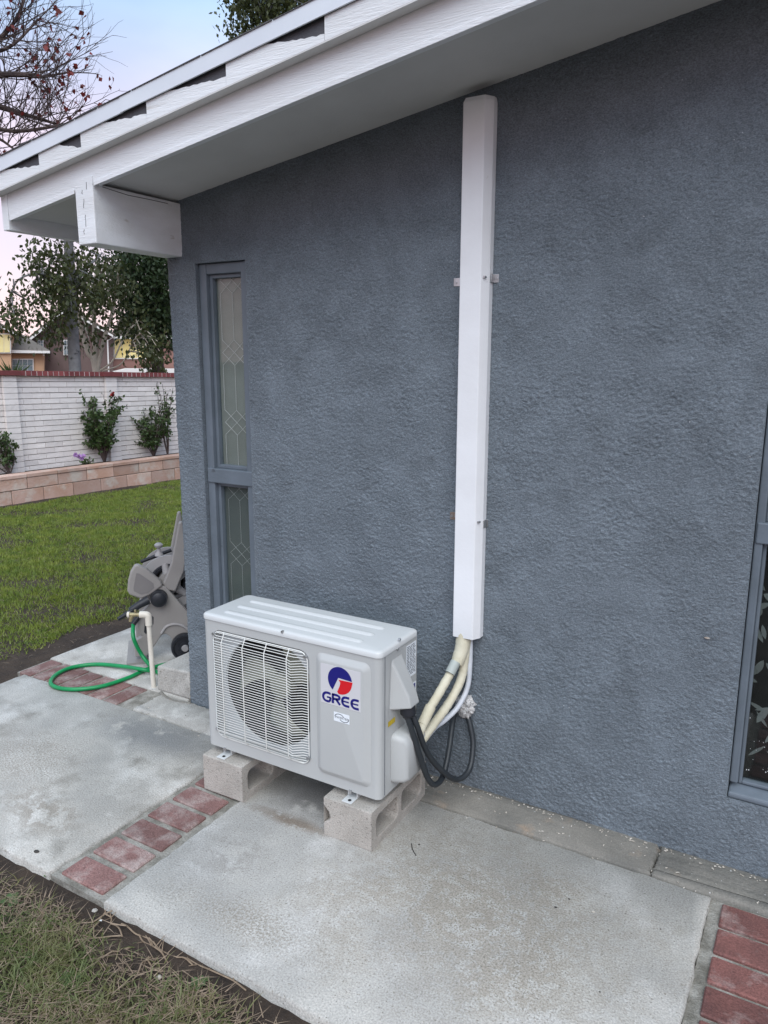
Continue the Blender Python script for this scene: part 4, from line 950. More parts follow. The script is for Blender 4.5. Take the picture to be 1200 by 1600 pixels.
HP = []
p0 = np.array([*(RB[:2]+np.array([math.cos(ang)*rp(165, 890)[0]+math.sin(ang)*.05, math.sin(ang)*rp(165, 890)[0]-math.cos(ang)*.05])), rp(165, 890)[1]])
HP = [p0]
for px, py, z in ((209, 998, .17), (222, 1024, .07), (240, 1046, .014)): HP.append(onZ(px, py, z))
for px, py in ((252, 1052), (262, 1049)): pass
HP += [onZ(248, 1052, .012)]
hz = [(241, 1049, .016), (222, 1046, .036), (190, 1041, .022), (150, 1038, .012), (112, 1043, .012), (88, 1054, .012), (79, 1067, .012), (92, 1075, .012), (122, 1077, .012), (160, 1072, .012), (200, 1059, .012), (226, 1047, .012), (246, 1041, .012), (262, 1037, .012)]
h2 = [onZ(a, b, c) for a, b, c in hz]
mb = MB(); mb.tube(smooth_path(HP[:-1]+[onZ(247, 1051, .013), np.array([-.30, .10, .012])], 8), .0105, 10); mb.tube(smooth_path(h2, 8), .0105, 10)
tag(obj('garden_hose', mb, HOSE, None, origin=h2[6], smooth=60), 'bright green garden hose looped on brick and concrete', 'hose')

# ================================================================== GARDEN WALL AND PLANTER
A0 = np.array([-5.519, 2.60, 0]); dW = np.array([.106, .9944, 0]); nW = np.array([-dW[1], dW[0], 0])
def wp(s, off, z): p = A0+dW*s+nW*off; return np.array([p[0], p[1], z])
WANG = math.atan2(dW[1], dW[0])
SL, SR_ = -3.4, 6.5
def prism_s(mb, s0, s1, o0, o1, zf0, zf1):
    vs = [wp(s0, o0, zf0(s0)), wp(s1, o0, zf0(s1)), wp(s1, o1, zf0(s1)), wp(s0, o1, zf0(s0)), wp(s0, o0, zf1(s0)), wp(s1, o0, zf1(s1)), wp(s1, o1, zf1(s1)), wp(s0, o1, zf1(s0))]
    return mb.add(vs, [(3, 2, 1, 0), (4, 5, 6, 7), (0, 1, 5, 4), (1, 2, 6, 5), (2, 3, 7, 6), (3, 0, 4, 7)])
TOPZ = lambda s: 1.437-.026*s          # top of the white courses
COURSES = 17; ZB = .262
OFF = .42
gwall = thing('garden_wall', 'white painted brick garden wall with red brick capping', 'wall', wp(1, OFF, 0))
mb = MB(); prism_s(mb, SL, SR_, OFF+.014, OFF+.15, lambda s: -.1, lambda s: TOPZ(s)-.001); obj('wall_core', mb, WMORT, gwall)
BL = .232
for c in range(COURSES):
    f0 = lambda s, c=c: ZB+(TOPZ(s)-ZB)*(c/COURSES)+.0035
    f1 = lambda s, c=c: ZB+(TOPZ(s)-ZB)*((c+1)/COURSES)-.0055
    s = -.55+(BL/2 if c % 2 else 0)
    while s < 3.75:
        s1 = s+BL-.004; dpt = random.uniform(-.004, .003)
        mb = MB(); prism_s(mb, s, s1, OFF+dpt, OFF+.03, f0, f1); obj('brick', mb, WBRICK, gwall, fix=False); s += BL
    for sa, sb in ((SL, -.555+(BL/2 if c % 2 else 0)), (s+.001, SR_)):
        mb = MB(); prism_s(mb, sa, sb, OFF, OFF+.03, f0, f1); o = obj('wall_course', mb, WBRICK, gwall, fix=False); o['kind'] = 'stuff'
PIL = [.36, 1.72, 3.05]
for sp_ in PIL:
    mb = MB(); prism_s(mb, sp_, sp_+.16, OFF-.045, OFF-.006, lambda s: .1, lambda s: TOPZ(s)-.002); o = obj('pilaster', mb, WMORT, gwall)
    for c in range(COURSES):
        mb = MB(); f0 = lambda s, c=c: ZB+(TOPZ(s)-ZB)*(c/COURSES)+.003; f1 = lambda s, c=c: ZB+(TOPZ(s)-ZB)*((c+1)/COURSES)-.004
        prism_s(mb, sp_-.002, sp_+.162, OFF-.049, OFF-.0065, f0, f1); obj('brick', mb, WBRICK, o, fix=False)
mb = MB(); prism_s(mb, SL, SR_, OFF-.0445, OFF+.185, lambda s: TOPZ(s), lambda s: TOPZ(s)+.0555); obj('cap_mortar', mb, CAPM, gwall)
s = -.55
while s < 3.7:
    mb = MB(); h = random.uniform(-.003, .003); prism_s(mb, s, s+.0585, OFF-.050+h, OFF+.19, lambda s: TOPZ(s)+.003, lambda s, h=h: TOPZ(s)+.060+h*.5); obj('cap_brick', mb, CAPB, gwall, fix=False); s += .0705
for sa, sb in ((SL, -.555), (s, SR_)):
    mb = MB(); prism_s(mb, sa, sb, OFF-.048, OFF+.188, lambda s: TOPZ(s)+.003, lambda s: TOPZ(s)+.058); obj('cap_course', mb, CAPB, gwall)['kind'] = 'stuff'
for sp_ in PIL:
    mb = MB(); prism_s(mb, sp_-.05, sp_+.2, OFF-.085, OFF-.052, lambda s: TOPZ(s)+.004, lambda s: TOPZ(s)+.058); obj('cap_brick', mb, CAPB, gwall)

planter = thing('planter_wall', 'low tan block planter wall along foot of white wall', 'planter', wp(1, .08, 0))
mb = MB(); prism_s(mb, SL, SR_, .010, .14, lambda s: -.1, lambda s: .258); obj('planter_core', mb, PLANTM, planter)
pm = []
for c, (z0, z1) in enumerate(((-.055, .122), (.130, .258))):
    s = -1.2+(.0 if c else .19); 
    while s < 4.2:
        l = .385; mb = MB(); dpt = random.uniform(-.005, .005); prism_s(mb, s+.004, s+l-.004, dpt, .15, lambda q: z0, lambda q: z1); obj('block', mb, PLANT, planter, bevel=.005, fix=False); s += l
s = -1.2
while s < 4.2:
    mb = MB(); prism_s(mb, s+.003, s+.385-.003, -.012, .165, lambda q: .262, lambda q: .302); obj('cap_block', mb, PLANT, planter, bevel=.004, fix=False); s += .385
for z0, z1 in ((-.055, .122), (.130, .258), (.262, .302)):
    for sa, sb in ((SL, -1.2), (4.25, SR_)):
        mb = MB(); prism_s(mb, sa, sb, -.002, .151, lambda q: z0, lambda q: z1); obj('block_course', mb, PLANT, planter)['kind'] = 'stuff'
mb = MB(); prism_s(mb, SL, SR_, .166, OFF+.012, lambda s: .0, lambda s: .275); o = obj('planting_bed', mb, SOIL); tag(o, 'brown soil bed behind the low planter wall', 'soil', kind='structure')

# ================================================================== PLANTS
def leaf_quads(C, L, Wd, dirs, rngl):
    """leaves as two-triangle folded rhombi; C (n,3) base, dirs (n,3) unit"""
    n = len(C); h = rngl.normal(size=(n, 3)); side = np.cross(dirs, h); side /= np.linalg.norm(side, axis=1, keepdims=True)+1e-9
    L = L[:, None]; Wd = Wd[:, None]; nrm = np.cross(dirs, side)
    p0 = C; p1 = C+dirs*L*.45+side*Wd+nrm*Wd*.3; p2 = C+dirs*L; p3 = C+dirs*L*.45-side*Wd+nrm*Wd*.3
    V = np.stack([p0, p1, p2, p3], 1).reshape(-1, 3); Fq = np.arange(4*n).reshape(n, 4); return V, Fq
def bush(loc, h, wdt, nst, nleaf, name, label, m, seed, ll=.045, group='shrubs in the planter bed', droop=0., toplean=(0, 0)):
    rl = np.random.default_rng(seed); t = thing(name, label, 'shrub', loc, group)
    mb = MB(); tips = []
    for k in range(nst):
        a = rl.uniform(0, 6.28); rr_ = wdt*rl.uniform(.2, 1); hh = h*rl.uniform(.6, 1); bend = rl.normal(0, .04, 3)
        P = [np.array(loc)+np.array([math.cos(a)*rr_*s_**1.2*.8+toplean[0]*s_**2+bend[0]*math.sin(3*s_), math.sin(a)*rr_*s_**1.2+toplean[1]*s_**2+bend[1]*math.sin(3*s_), hh*s_-droop*s_**3]) for s_ in np.linspace(0, 1, 7)]
        mb.tube(P, list(np.linspace(.009, .0025, 7)), 5); tips.append(P)
        for q in range(3):
            i = rl.integers(2, 6); b = P[i]; d = rl.normal(size=3); d[2] = abs(d[2])*.6; d /= np.linalg.norm(d); e_ = b+d*wdt*.45; mb.tube([b, (b+e_)/2+np.array([0, 0, .015]), e_], [.004, .003, .002], 4); tips.append([b, (b+e_)/2, e_])
    obj('stems', mb, BARK, t, fix=False)
    C = []; D = []
    for _ in range(nleaf):
        P = tips[rl.integers(len(tips))]; u = rl.uniform(.25, 1)*(len(P)-1); i = min(int(u), len(P)-2); p = P[i]+(P[i+1]-P[i])*(u-i)+rl.normal(0, .014, 3); C.append(p); d = rl.normal(size=3); d[2] -= .15; D.append(d/np.linalg.norm(d))
    C = np.array(C)-np.array(loc); V, Fq = leaf_quads(C, rl.uniform(.6, 1.2, nleaf)*ll, rl.uniform(.25, .4, nleaf)*ll, np.array(D), rl)
    link('foliage', np_mesh('foliage', V, Fq, m), t); return t, tips
def onwall(px, py, off): 
    d = ray(px, py); t = ((wp(0, off, 0)-CAM)@nW)/(d@nW); return CAM+d*t
def bed(px, py, off=.28): p = onwall(px, py, off); p[2] = .27; return p
bush(bed(15, 738), .54, .32, 10, 800, 'rose_bush', 'small dark rose bush at the left end of planter bed', LEAFB, 1)
t, tips = bush(bed(163, 716), 1.0, .46, 18, 2100, 'hibiscus_bush', 'bushy shrub with one red bloom in front of white wall', LEAFB, 2, .055)
rl = np.random.default_rng(4)
def bloom(name, p, r_, m, parent, n=26):
    D = rl.normal(size=(n, 3)); D /= np.linalg.norm(D, axis=1, keepdims=True); V, Fq = leaf_quads(np.zeros((n, 3)), np.full(n, r_), np.full(n, r_*.45), D, rl); 
    o = link(name, np_mesh(name, V, Fq, m), parent, tuple(np.array(p)-np.array(parent.location))); return o
bloom('bloom', onwall(176, 616, .24), .04, FLOWR, t)
bush(bed(240, 708), .82, .42, 15, 1800, 'climbing_rose', 'tangled rose bush with tall bare canes beside house corner', LEAFB, 3, .042)
t5, _ = bush(bed(262, 704, .22), 1.22, .16, 7, 420, 'tall_rose', 'tall thin rose cane reaching up to red capping', LEAFB, 8, .042)
t6, _ = bush(bed(140, 722, .24), .07, .10, 5, 60, 'flowering_plant', 'low plant with purple flowers at edge of planter', LEAFB, 6, .05)
for px, py in ((118, 711), (124, 713), (130, 712), (127, 716)): bloom('bloom', onwall(px, py, .2), .036, FLOWP, t6, 22)

# trees ---------------------------------------------------------------------
def grow(mb, p, d, l, r_, depth, rl, spread=.55, upb=.1, tips=None, n=5, kids=(2, 4), sides=5, shrink=.68):
    P = [p]; dd = np.array(d, float)
    for k in range(n):
        dd = dd+rl.normal(0, .10, 3)+np.array([0, 0, upb*.25]); dd /= np.linalg.norm(dd); P.append(P[-1]+dd*l/n)
    mb.tube(P, list(np.linspace(r_, r_*.5, n+1)), sides, caps=False)
    if tips is not None: tips.append(P)
    if depth > 0:
        for q in range(rl.integers(*kids)):
            i = rl.integers(max(1, n//3), n+1); nd = dd+rl.normal(0, spread, 3)+np.array([0, 0, upb]); nd /= np.linalg.norm(nd)
            grow(mb, P[i], nd, l*shrink*rl.uniform(.7, 1.15), max(r_*.55, .0025), depth-1, rl, spread, upb, tips, max(3, n-1), kids, 4, shrink)
# leafless tree with a few red leaves, beyond the garden wall at the left
TD = 10.5
base = at(-190, 560, TD+.6); base[2] = float(gz(base[0], base[1]))
bt = thing('bare_tree', 'nearly leafless tree with a few red leaves above roof edge', 'tree', base)
rl = np.random.default_rng(21); mb = MB(); tips = []
trunk = [base+np.array([0, 0, -.1]), base+np.array([.05, .02, 1.5]), base+np.array([-.03, .05, 3.0]), base+np.array([.06, .02, 4.4]), base+np.array([.02, .0, 6.2]), base+np.array([.1, .1, 7.8])]
mb.tube(smooth_path(trunk, 4), list(np.linspace(.16, .05, 21)), 10)
limbs = [[(-170, 190), (-60, 128), (0, 117), (40, 117), (66, 120), (106, 113)], [(-170, 230), (-50, 155), (0, 167), (35, 178), (70, 188), (96, 197)], [(-170, 60), (-80, 20), (-30, -10), (20, -60)], [(-170, 150), (-60, 90), (0, 60), (30, 20), (45, -30)], [(-170, 300), (-60, 230), (-10, 215), (25, 235)], [(-170, 120), (-80, 100), (-20, 85), (20, 70), (60, 30)],
         [(-170, 250), (-60, 200), (20, 205), (70, 200), (120, 190)]]
for i, lm in enumerate(limbs):
    P = [at(px, py, TD+rl.uniform(-.35, .35)+.25*math.sin(i*2)) for px, py in lm]
    P[0] = np.array([base[0], base[1], P[0][2]])
    P = smooth_path(P, 5); R0 = .05 if i < 2 else .032; mb.tube(P, list(np.linspace(R0, .012, len(P))), 6)
    for k in range(len(P)//3, len(P)):
        for q in range(1+k % 2):
            d = np.array([rl.normal(.25, .5), rl.normal(.25, .5), rl.uniform(.25, 1.1) if rl.random() < .75 else rl.uniform(-.5, .2)]); d /= np.linalg.norm(d)
            grow(mb, P[k], d, rl.uniform(.35, .8), .0072, 2, rl, .42, .10, tips, 4, (2, 4), 4, .66)
obj('trunk', mb, BARK, bt, fix=False)
C = []; D = []
for _ in range(210):
    P = tips[rl.integers(len(tips))]; p = P[rl.integers(1, len(P))]
    for q in range(rl.integers(1, 3)): C.append(p+rl.normal(0, .02, 3)); d = rl.normal(size=3); d[2] -= 1; D.append(d/np.linalg.norm(d))
n = len(C); V, Fq = leaf_quads(np.array(C)-base, rl.uniform(.05, .085, n), rl.uniform(.02, .034, n), np.array(D), rl); link('leaves', np_mesh('leaves', V, Fq, LEAFR), bt)

def leafy(name, label, base, trunks, blobs, m, bark, seed, ll, per, cl=.16, droop=.7, radius=.09, sides=10):
    """trunks: list of pixel paths at given distance; blobs: (px, py, rx, ry, dist, depth, count)"""
    rl = np.random.default_rng(seed); t = thing(name, label, 'tree', base); mb = MB(); ends = []
    for P, r1, r2 in trunks: P = smooth_path(P, 5); mb.tube(P, list(np.linspace(r1, r2, len(P))), sides); ends += P[len(P)//2:]
    C = []; D = []
    for px, py, rx, ry, dist, dep, cnt in blobs:
        for k in range(cnt):
            while True:
                a, b = rl.uniform(-1, 1, 2)
                if a*a+b*b < 1: break
            cpos = at(px+rx*a, py+ry*b, dist+rl.uniform(-dep, dep))
            j = min(range(len(ends)), key=lambda q: np.linalg.norm(ends[q]-cpos)+rl.uniform(0, .5)); e_ = ends[j]
            if k % 3 == 0: mid = (e_+cpos)/2+np.array([0, 0, .12]); mb.tube([e_, mid, cpos], [.014, .009, .004], 4, caps=False)
            nl = int(per*rl.uniform(.5, 1.5)); q = rl.normal(0, 1, (nl, 3))*np.array([cl, cl, cl*1.15])+cpos
            d = rl.normal(size=(nl, 3)); d[:, 2] -= droop*2; d /= np.linalg.norm(d, axis=1, keepdims=True); C.append(q); D.append(d)
    obj('trunk', mb, bark, t, fix=False, smooth=60)
    C = np.concatenate(C); D = np.concatenate(D); n = len(C); V, Fq = leaf_quads(C-np.array(base), rl.uniform(.7, 1.3, n)*ll, rl.uniform(.22, .36, n)*ll, D, rl); link('crown', np_mesh('crown', V, Fq, m), t); return t
d1 = 11.2
b1 = at(119, 600, d1); b1[2] = float(gz(b1[0], b1[1]))
leafy('spotted_tree', 'tall grey trunked tree with drooping leaves behind white wall', b1,
      [([b1, at(118, 585, d1), at(113, 500, d1), at(110, 430, d1), at(107, 370, d1), at(104, 250, d1+.2)], .085, .05), ([at(112, 480, d1), at(90, 440, d1), at(66, 428, d1-.2), at(30, 436, d1-.3), at(14, 470, d1-.3)], .022, .006), ([at(112, 450, d1), at(135, 420, d1+.1), at(160, 395, d1+.3)], .03, .01)],
      [(85, 425, 30, 38, d1, .5, 26), (85, 475, 30, 34, d1, .5, 20), (25, 480, 26, 24, d1-.3, .3, 7), (20, 500, 20, 14, d1-.3, .3, 5), (130, 432, 40, 42, d1, .6, 24), (60, 400, 18, 12, d1, .4, 5), (75, 518, 12, 14, d1, .4, 4), (97, 524, 5, 8, d1, .4, 2), (110, 300, 90, 60, d1+.3, .8, 40)], LEAFE, BARKG, 31, .072, 30, .10)
d2 = 12.4
b2 = at(152, 600, d2); b2[2] = float(gz(b2[0], b2[1]))
leafy('pale_stemmed_tree', 'tree with several pale smooth stems behind white wall', b2,
      [([b2, at(150, 580, d2), at(138, 550, d2), at(129, 520, d2), at(121, 490, d2), at(118, 440, d2)], .055, .028), ([at(150, 582, d2), at(149, 555, d2), at(148, 520, d2), at(147, 490, d2), at(150, 430, d2)], .046, .025), ([at(151, 580, d2), at(158, 550, d2), at(165, 522, d2), at(175, 490, d2), at(185, 440, d2)], .04, .02), ([at(152, 582, d2), at(175, 565, d2), at(190, 535, d2), at(205, 510, d2)], .018, .008), ([at(160, 580, d2), at(190, 568, d2), at(208, 535, d2), at(222, 512, d2)], .014, .007)],
      [(170, 465, 36, 30, d2, .6, 20), (205, 505, 32, 16, d2, .5, 12), (160, 440, 45, 40, d2, .6, 26), (142, 522, 9, 9, d2-.3, .3, 4), (225, 545, 20, 14, d2-.4, .4, 7), (232, 570, 10, 12, d2-.6, .2, 5), (245, 548, 14, 18, d2-.6, .3, 7)], LEAFE, BARKP, 32, .075, 26, .10)
d3 = 13.6
b3 = at(245, 600, d3); b3[2] = float(gz(b3[0], b3[1]))
leafy('dense_dark_tree', 'dense dark green tree filling gap beside house corner', b3,
      [([b3, at(246, 560, d3), at(243, 500, d3), at(240, 420, d3), at(238, 330, d3)], .12, .05), ([at(244, 500, d3), at(215, 450, d3), at(205, 410, d3)], .05, .02), ([at(244, 490, d3), at(270, 450, d3), at(290, 410, d3)], .05, .02)],
      [(235, 440, 55, 50, d3, .9, 95), (240, 500, 45, 32, d3, .8, 60), (290, 470, 50, 60, d3+.3, .8, 50), (220, 400, 40, 25, d3, .7, 30), (250, 330, 80, 50, d3, .9, 45)], LEAFD, BARK, 33, .08, 44, .17, .4)
d4 = 15.
b4 = at(430, 560, d4); b4[2] = float(gz(b4[0], b4[1]))
leafy('roof_overhanging_tree', 'olive leaved tree top showing above the white roof edge', b4,
      [([b4, b4+np.array([.1, 0, 3.]), b4+np.array([0, .1, 6.]), at(425, 60, d4), at(420, -60, d4), at(425, -160, d4)], .2, .05), ([at(425, 60, d4), at(400, 10, d4), at(380, -10, d4)], .04, .015)],
      [(410, 0, 34, 18, d4, .7, 30), (428, 30, 24, 28, d4, .6, 26), (382, 8, 14, 14, d4-.3, .3, 7), (371, 46, 9, 9, d4-.3, .3, 4), (430, -70, 70, 60, d4, 1., 60), (470, -10, 30, 40, d4, .8, 25)], LEAFE, BARKG, 34, .085, 46, .17)
# agave-like plant by the tan house: spiky rosette just beyond the wall
p5 = at(18, 590, 11.0); p5[2] = float(gz(p5[0], p5[1]))
pl = thing('spiky_plant', 'spiky green plant poking above left end of red capping', 'plant', p5); mb = MB()
mb.tube([(0, 0, 0), (.0, .02, 1.33)], [.05, .04], 8); mbx = MB()
o = bpy.data.objects.new('stem', mesh_from('stem', mb.v, mb.f, BARK)); COL.objects.link(o); o.parent = pl
rl = np.random.default_rng(9); n = 70; D = rl.normal(size=(n, 3)); D[:, 2] = np.abs(D[:, 2])*.9+.1; D /= np.linalg.norm(D, axis=1, keepdims=True)
V, Fq = leaf_quads(np.tile(np.array([[0, .02, 1.38]]), (n, 1)), rl.uniform(.2, .36, n), np.full(n, .012), D, rl); link('blades', np_mesh('blades', V, Fq, LEAFB), pl)

# ================================================================== HOUSES BEYOND THE WALL
DH = 46.
fwd = np.array([*(ray(90, 560)[:2])]); fwd /= np.linalg.norm(fwd); rgt = np.array([fwd[1], -fwd[0]])
def hp(px, py, dd=0.): p = at(px, py, DH); t = ((np.array(p[:2])-CAM[:2])@fwd); k = (DH+dd)/t; return CAM+(p-CAM)*k
HZ_ = -4.05
def facade(name, pts, dd, depth, m, parent, down=None):
    """pixel polygon on a plane dd metres behind the reference plane, extruded away by depth"""
    P = [hp(px, py, dd) for px, py in pts]; Q = [p+np.array([*(fwd*depth), 0]) for p in P]; mb = MB(); n = len(P)
    mb.add(P+Q, [tuple(range(n)), tuple(range(n, 2*n))[::-1]]+[(i, (i+1) % n, n+(i+1) % n, n+i) for i in range(n)]); return obj(name, mb, m, parent)
GB = 600+0
def basepy(dd): return 559.5+(1.6409+4.05)/(DH+dd)*F*1.0+6
TAN = mat('stucco_tan', (.58, .36, .22), (.53, .33, .20), 2, .9); MAUVE = mat('stucco_mauve', (.165, .115, .105), (.145, .10, .092), 1.5, .9); SALM = mat('stucco_salmon', (.30, .17, .14), (.27, .15, .125), 1.5, .9)
TRIM = mat('house_trim', (.76, .74, .71), None, 3, .6); ROOFT = mat('roof_tile', (.155, .13, .11), (.11, .095, .08), 1.2, .9, stretch=(.4, .4, 6)); 
SUNPANE = mat('sunset_reflection_pane', (.82, .64, .20), (.86, .74, .38), .9, .6); PANE = mat('dark_pane', (.10, .13, .15), (.25, .3, .32), .7, .15)
def far_window(parent, x0, x1, y0, y1, dd, pane, cols, rows, fr=1.6):
    f = facade('window', [(x0, y1), (x1, y1), (x1, y0), (x0, y0)], dd-.14, .1, TRIM, parent)
    wx, wy = (x1-x0-fr*2), (y1-y0-fr*2)
    for i in range(cols):
        for j in range(rows):
            g = .45; a = x0+fr+wx*i/cols+(g if i else 0); b = x0+fr+wx*(i+1)/cols-(g if i < cols-1 else 0); c = y0+fr+wy*j/rows+(g if j else 0); d = y0+fr+wy*(j+1)/rows-(g if j < rows-1 else 0)
            facade('pane', [(a, d), (b, d), (b, c), (a, c)], dd-.17, .028, pane, f)
by = basepy(0)
tan = thing('tan_house', 'tan stucco house with grey tiled roof at far left', 'house', (*hp(20, 575)[:2], HZ_))
facade('wall', [(-90, by), (17.2, by), (17.2, 521), (-5, 506), (-40, 490), (-90, 520)], -1.0, 9, TAN, tan)
facade('wall', [(17.5, by), (68.5, by), (68.5, 551.5), (17.5, 551.5)], 0, 8, TAN, tan)
# hipped wing roof: eave in front, rising to the left and away
def poly3(name, P, m, parent, th=.12):
    mb = MB(); n = len(P); Q = [p-np.array([0, 0, th]) for p in P]; mb.add(P+Q, [tuple(range(n)), tuple(range(n, 2*n))[::-1]]+[(i, (i+1) % n, n+(i+1) % n, n+i) for i in range(n)]); return obj(name, mb, m, parent)
rf = poly3('roof', [hp(16.8, 546, -.5), hp(77.5, 547.5, -.5), hp(29, 519.5, 4.), hp(16.8, 518.5, 4.)], ROOFT, tan)
poly3('roof', [hp(77.8, 547.5, -.5), hp(80, 549, 8.), hp(30, 519.5, 4.2), hp(29.3, 519.4, 4.)], ROOFT, tan)
facade('eave_board', [(16.8, 551.5), (78, 552), (78, 548.2), (16.8, 546.8)], -.65, .12, TRIM, tan)
facade('roof', [(-95, 521), (-40, 487), (-4, 502), (28, 519), (26, 521), (-5, 505.5), (-40, 490.5), (-92, 524)], -1.5, 9.5, ROOFT, tan)
facade('rake_board', [(-40, 490.5), (-5, 506), (26, 521.5), (25, 523.5), (-5, 509), (-40, 493.5)], -1.6, .1, TRIM, tan)
far_window(tan, -14, 17, 521, 552, -1.0, SUNPANE, 3, 1); far_window(tan, 18, 52.5, 560.5, 592, 0, PANE, 4, 3); facade('downspout', [(67, 556), (69.5, 556), (69.5, 551.7), (67, 551.7)], -.3, .1, TRIM, tan)
mv = thing('mauve_house', 'brown mauve gabled house behind the grey tree trunk', 'house', (*hp(110, 575, 6)[:2], HZ_))
facade('wall', [(46, by), (177, by), (177, 528), (168, 519), (104, 483), (50, 526), (46, 529)], 4, 10, MAUVE, mv)
facade('roof', [(41, 529), (104, 478), (180, 521), (180, 524), (104, 481.5), (43, 531)], 3.2, 11, ROOFT, mv)
facade('rake_board', [(43, 531), (104, 481.7), (178, 524.2), (177, 527), (104, 485), (46, 533)], 3.1, .15, TRIM, mv)
far_window(mv, 58.5, 68, 531, 543, 4, PANE, 2, 2, 1.3); far_window(mv, 99, 109.5, 531, 555, 4, PANE, 2, 3, 1.3)
mb = MB(); mb.tube([hp(178, 526, 3.6), hp(168, 532, 3.6), hp(169, 560, 3.6), hp(170.5, 600, 3.6)], .045, 6); obj('downspout', mb, TRIM, mv)
sa_ = thing('salmon_house', 'salmon house with wide yellow windows right of mauve gable', 'house', (*hp(225, 575, 6)[:2], HZ_))
facade('wall', [(177.3, by), (330, by), (330, 527), (177.3, 527)], 5, 9, SALM, sa_)
facade('roof', [(172, 526), (335, 528), (318, 495), (190, 493)], 4.4, .3, ROOFT, sa_); facade('eave_board', [(172, 529), (335, 531), (335, 527), (172, 525)], 4.2, .1, TRIM, sa_)
far_window(sa_, 177.5, 229, 527.5, 561, 5, SUNPANE, 4, 1, 1.8)
facade('porch_roof', [(178, 581), (335, 586), (335, 577), (200, 576)], 2.5, 2.2, TRIM, sa_)

# ================================================================== LAWN AND NEAR GRASS
def blades(X, Y, L, Wd, lean, rl, z=None, flat=1., simple=False):
    n = len(X); a = rl.uniform(0, 6.283, n); b = rl.uniform(0, 6.283, n); Z = gz(X, Y) if z is None else z
    base = np.stack([X, Y, Z-.003], 1); sd_ = np.stack([np.cos(a), np.sin(a), np.zeros(n)], 1)*Wd[:, None]; ln = np.stack([np.cos(b), np.sin(b), np.zeros(n)], 1)*(L*lean)[:, None]
    up_ = np.zeros((n, 3)); up_[:, 2] = flat*L*np.sqrt(np.clip(1-lean**2*.8, .05, 1))
    if simple:
        V = np.stack([base-sd_, base+sd_, base+ln+up_*.95], 1).reshape(-1, 3); return V, np.arange(3*n).reshape(n, 3)
    V = np.stack([base-sd_, base+sd_, base+ln*.4+up_*.6+sd_*.7, base+ln*.4+up_*.6-sd_*.7, base+ln+up_*.95], 1).reshape(-1, 3)
    k = np.arange(n)*5; T = np.concatenate([np.stack([k, k+1, k+2], 1), np.stack([k, k+2, k+3], 1), np.stack([k+3, k+2, k+4], 1)]); return V, T
rl = np.random.default_rng(77)
def patchy(X, Y): return .5+.25*np.sin(X*2.3+1.7*np.sin(Y*1.9))+.25*np.sin(Y*3.1+1.3*np.sin(X*2.7+1))
n = 800000; X = rl.uniform(-5.62, -1.02, n); Y = rl.uniform(-2.2, 7.2, n)
# keep what the view and a step to either side can show
th = np.degrees(np.arctan2(-(X-CAM[0]), Y-CAM[1])); edge_far = -5.50+(Y-2.6)*.106
edge_slab = -1.28-.06*np.sin(Y*4)+.035*np.sin(Y*11)-.05*np.clip(Y-.2, 0, 1.5)*0
keep = (th < 64) & (th > 38) & (X > edge_far+.14+.06*np.sin(Y*5)) & (X < edge_slab-.05*rl.random(n)) & (rl.random(n) < .15+1.0*patchy(X*2.3, Y*2.1)*(.45+.9*patchy(X*9.1, Y*8.3)))
X, Y = X[keep], Y[keep]; n = len(X)
V, T = blades(X, Y, rl.uniform(.016, .042, n), rl.uniform(.0026, .0044, n), rl.uniform(.2, .9, n), rl, simple=True)
lw = link('lawn', np_mesh('lawn', V, T, GRASSF)); tag(lw, 'mown green lawn between path and planter wall', 'grass', kind='stuff')
n = 9000; X = rl.uniform(-5.5, -1.1, n); Y = rl.uniform(-1.5, 6.5, n); th = np.degrees(np.arctan2(-(X-CAM[0]), Y-CAM[1])); keep = (th < 64) & (th > 38) & (X > -5.35+(Y-2.6)*.106) & (X < -1.15); X, Y = X[keep], Y[keep]; n = len(X)
V, T = blades(X, Y, rl.uniform(.03, .06, n), rl.uniform(.0014, .002, n), rl.uniform(.85, .99, n), rl, gz(X, Y)+.012, .3)
lw2 = link('dry_grass', np_mesh('dry_grass', V, T, STRAW)); tag(lw2, 'dry straw coloured blades scattered through the lawn', 'grass', kind='stuff')
# near corner: patchy weeds, dry stems and soil
n = 230000; X = rl.uniform(-1.3, 2.2, n); Y = rl.uniform(-2.3, YS-.015, n)
ed = YS-Y; dens = np.clip((ed-.045)/.22, 0, 1)*np.clip(1.25-.42*(X-.4), .12, 1.2)*(.25+1.1*patchy(X*5, Y*5.5)**1.6)
keep = rl.random(n) < dens*.66; X, Y = X[keep], Y[keep]; n = len(X)
V, T = blades(X, Y, rl.uniform(.025, .070, n), rl.uniform(.0013, .0028, n), rl.uniform(.6, .99, n), rl, None, .75)
tag(link('near_grass', np_mesh('near_grass', V, T, GRASSN)), 'patchy green grass on soil at the lower left corner', 'grass', kind='stuff')
n = 52000; X = rl.uniform(-1.0, 2.1, n); Y = rl.uniform(-2.2, YS-.05, n); keep = rl.random(n) < (.2+.9*patchy(X*4+2, Y*4+1)**2)*np.clip((YS-.02-Y)/.10, 0, 1); X, Y = X[keep], Y[keep]; n = len(X)
V, T = blades(X, Y, rl.uniform(.03, .085, n), rl.uniform(.0009, .0018, n), rl.uniform(.93, 1., n), rl, gz(X, Y)+rl.uniform(.004, .018, n), .22)
tag(link('dry_stems', np_mesh('dry_stems', V, T, STRAW)), 'dead tan grass stems matted over soil beside the path', 'dead grass', kind='stuff')
mb = MB(); rr = random.Random(11)       # longer runners lying across the soil
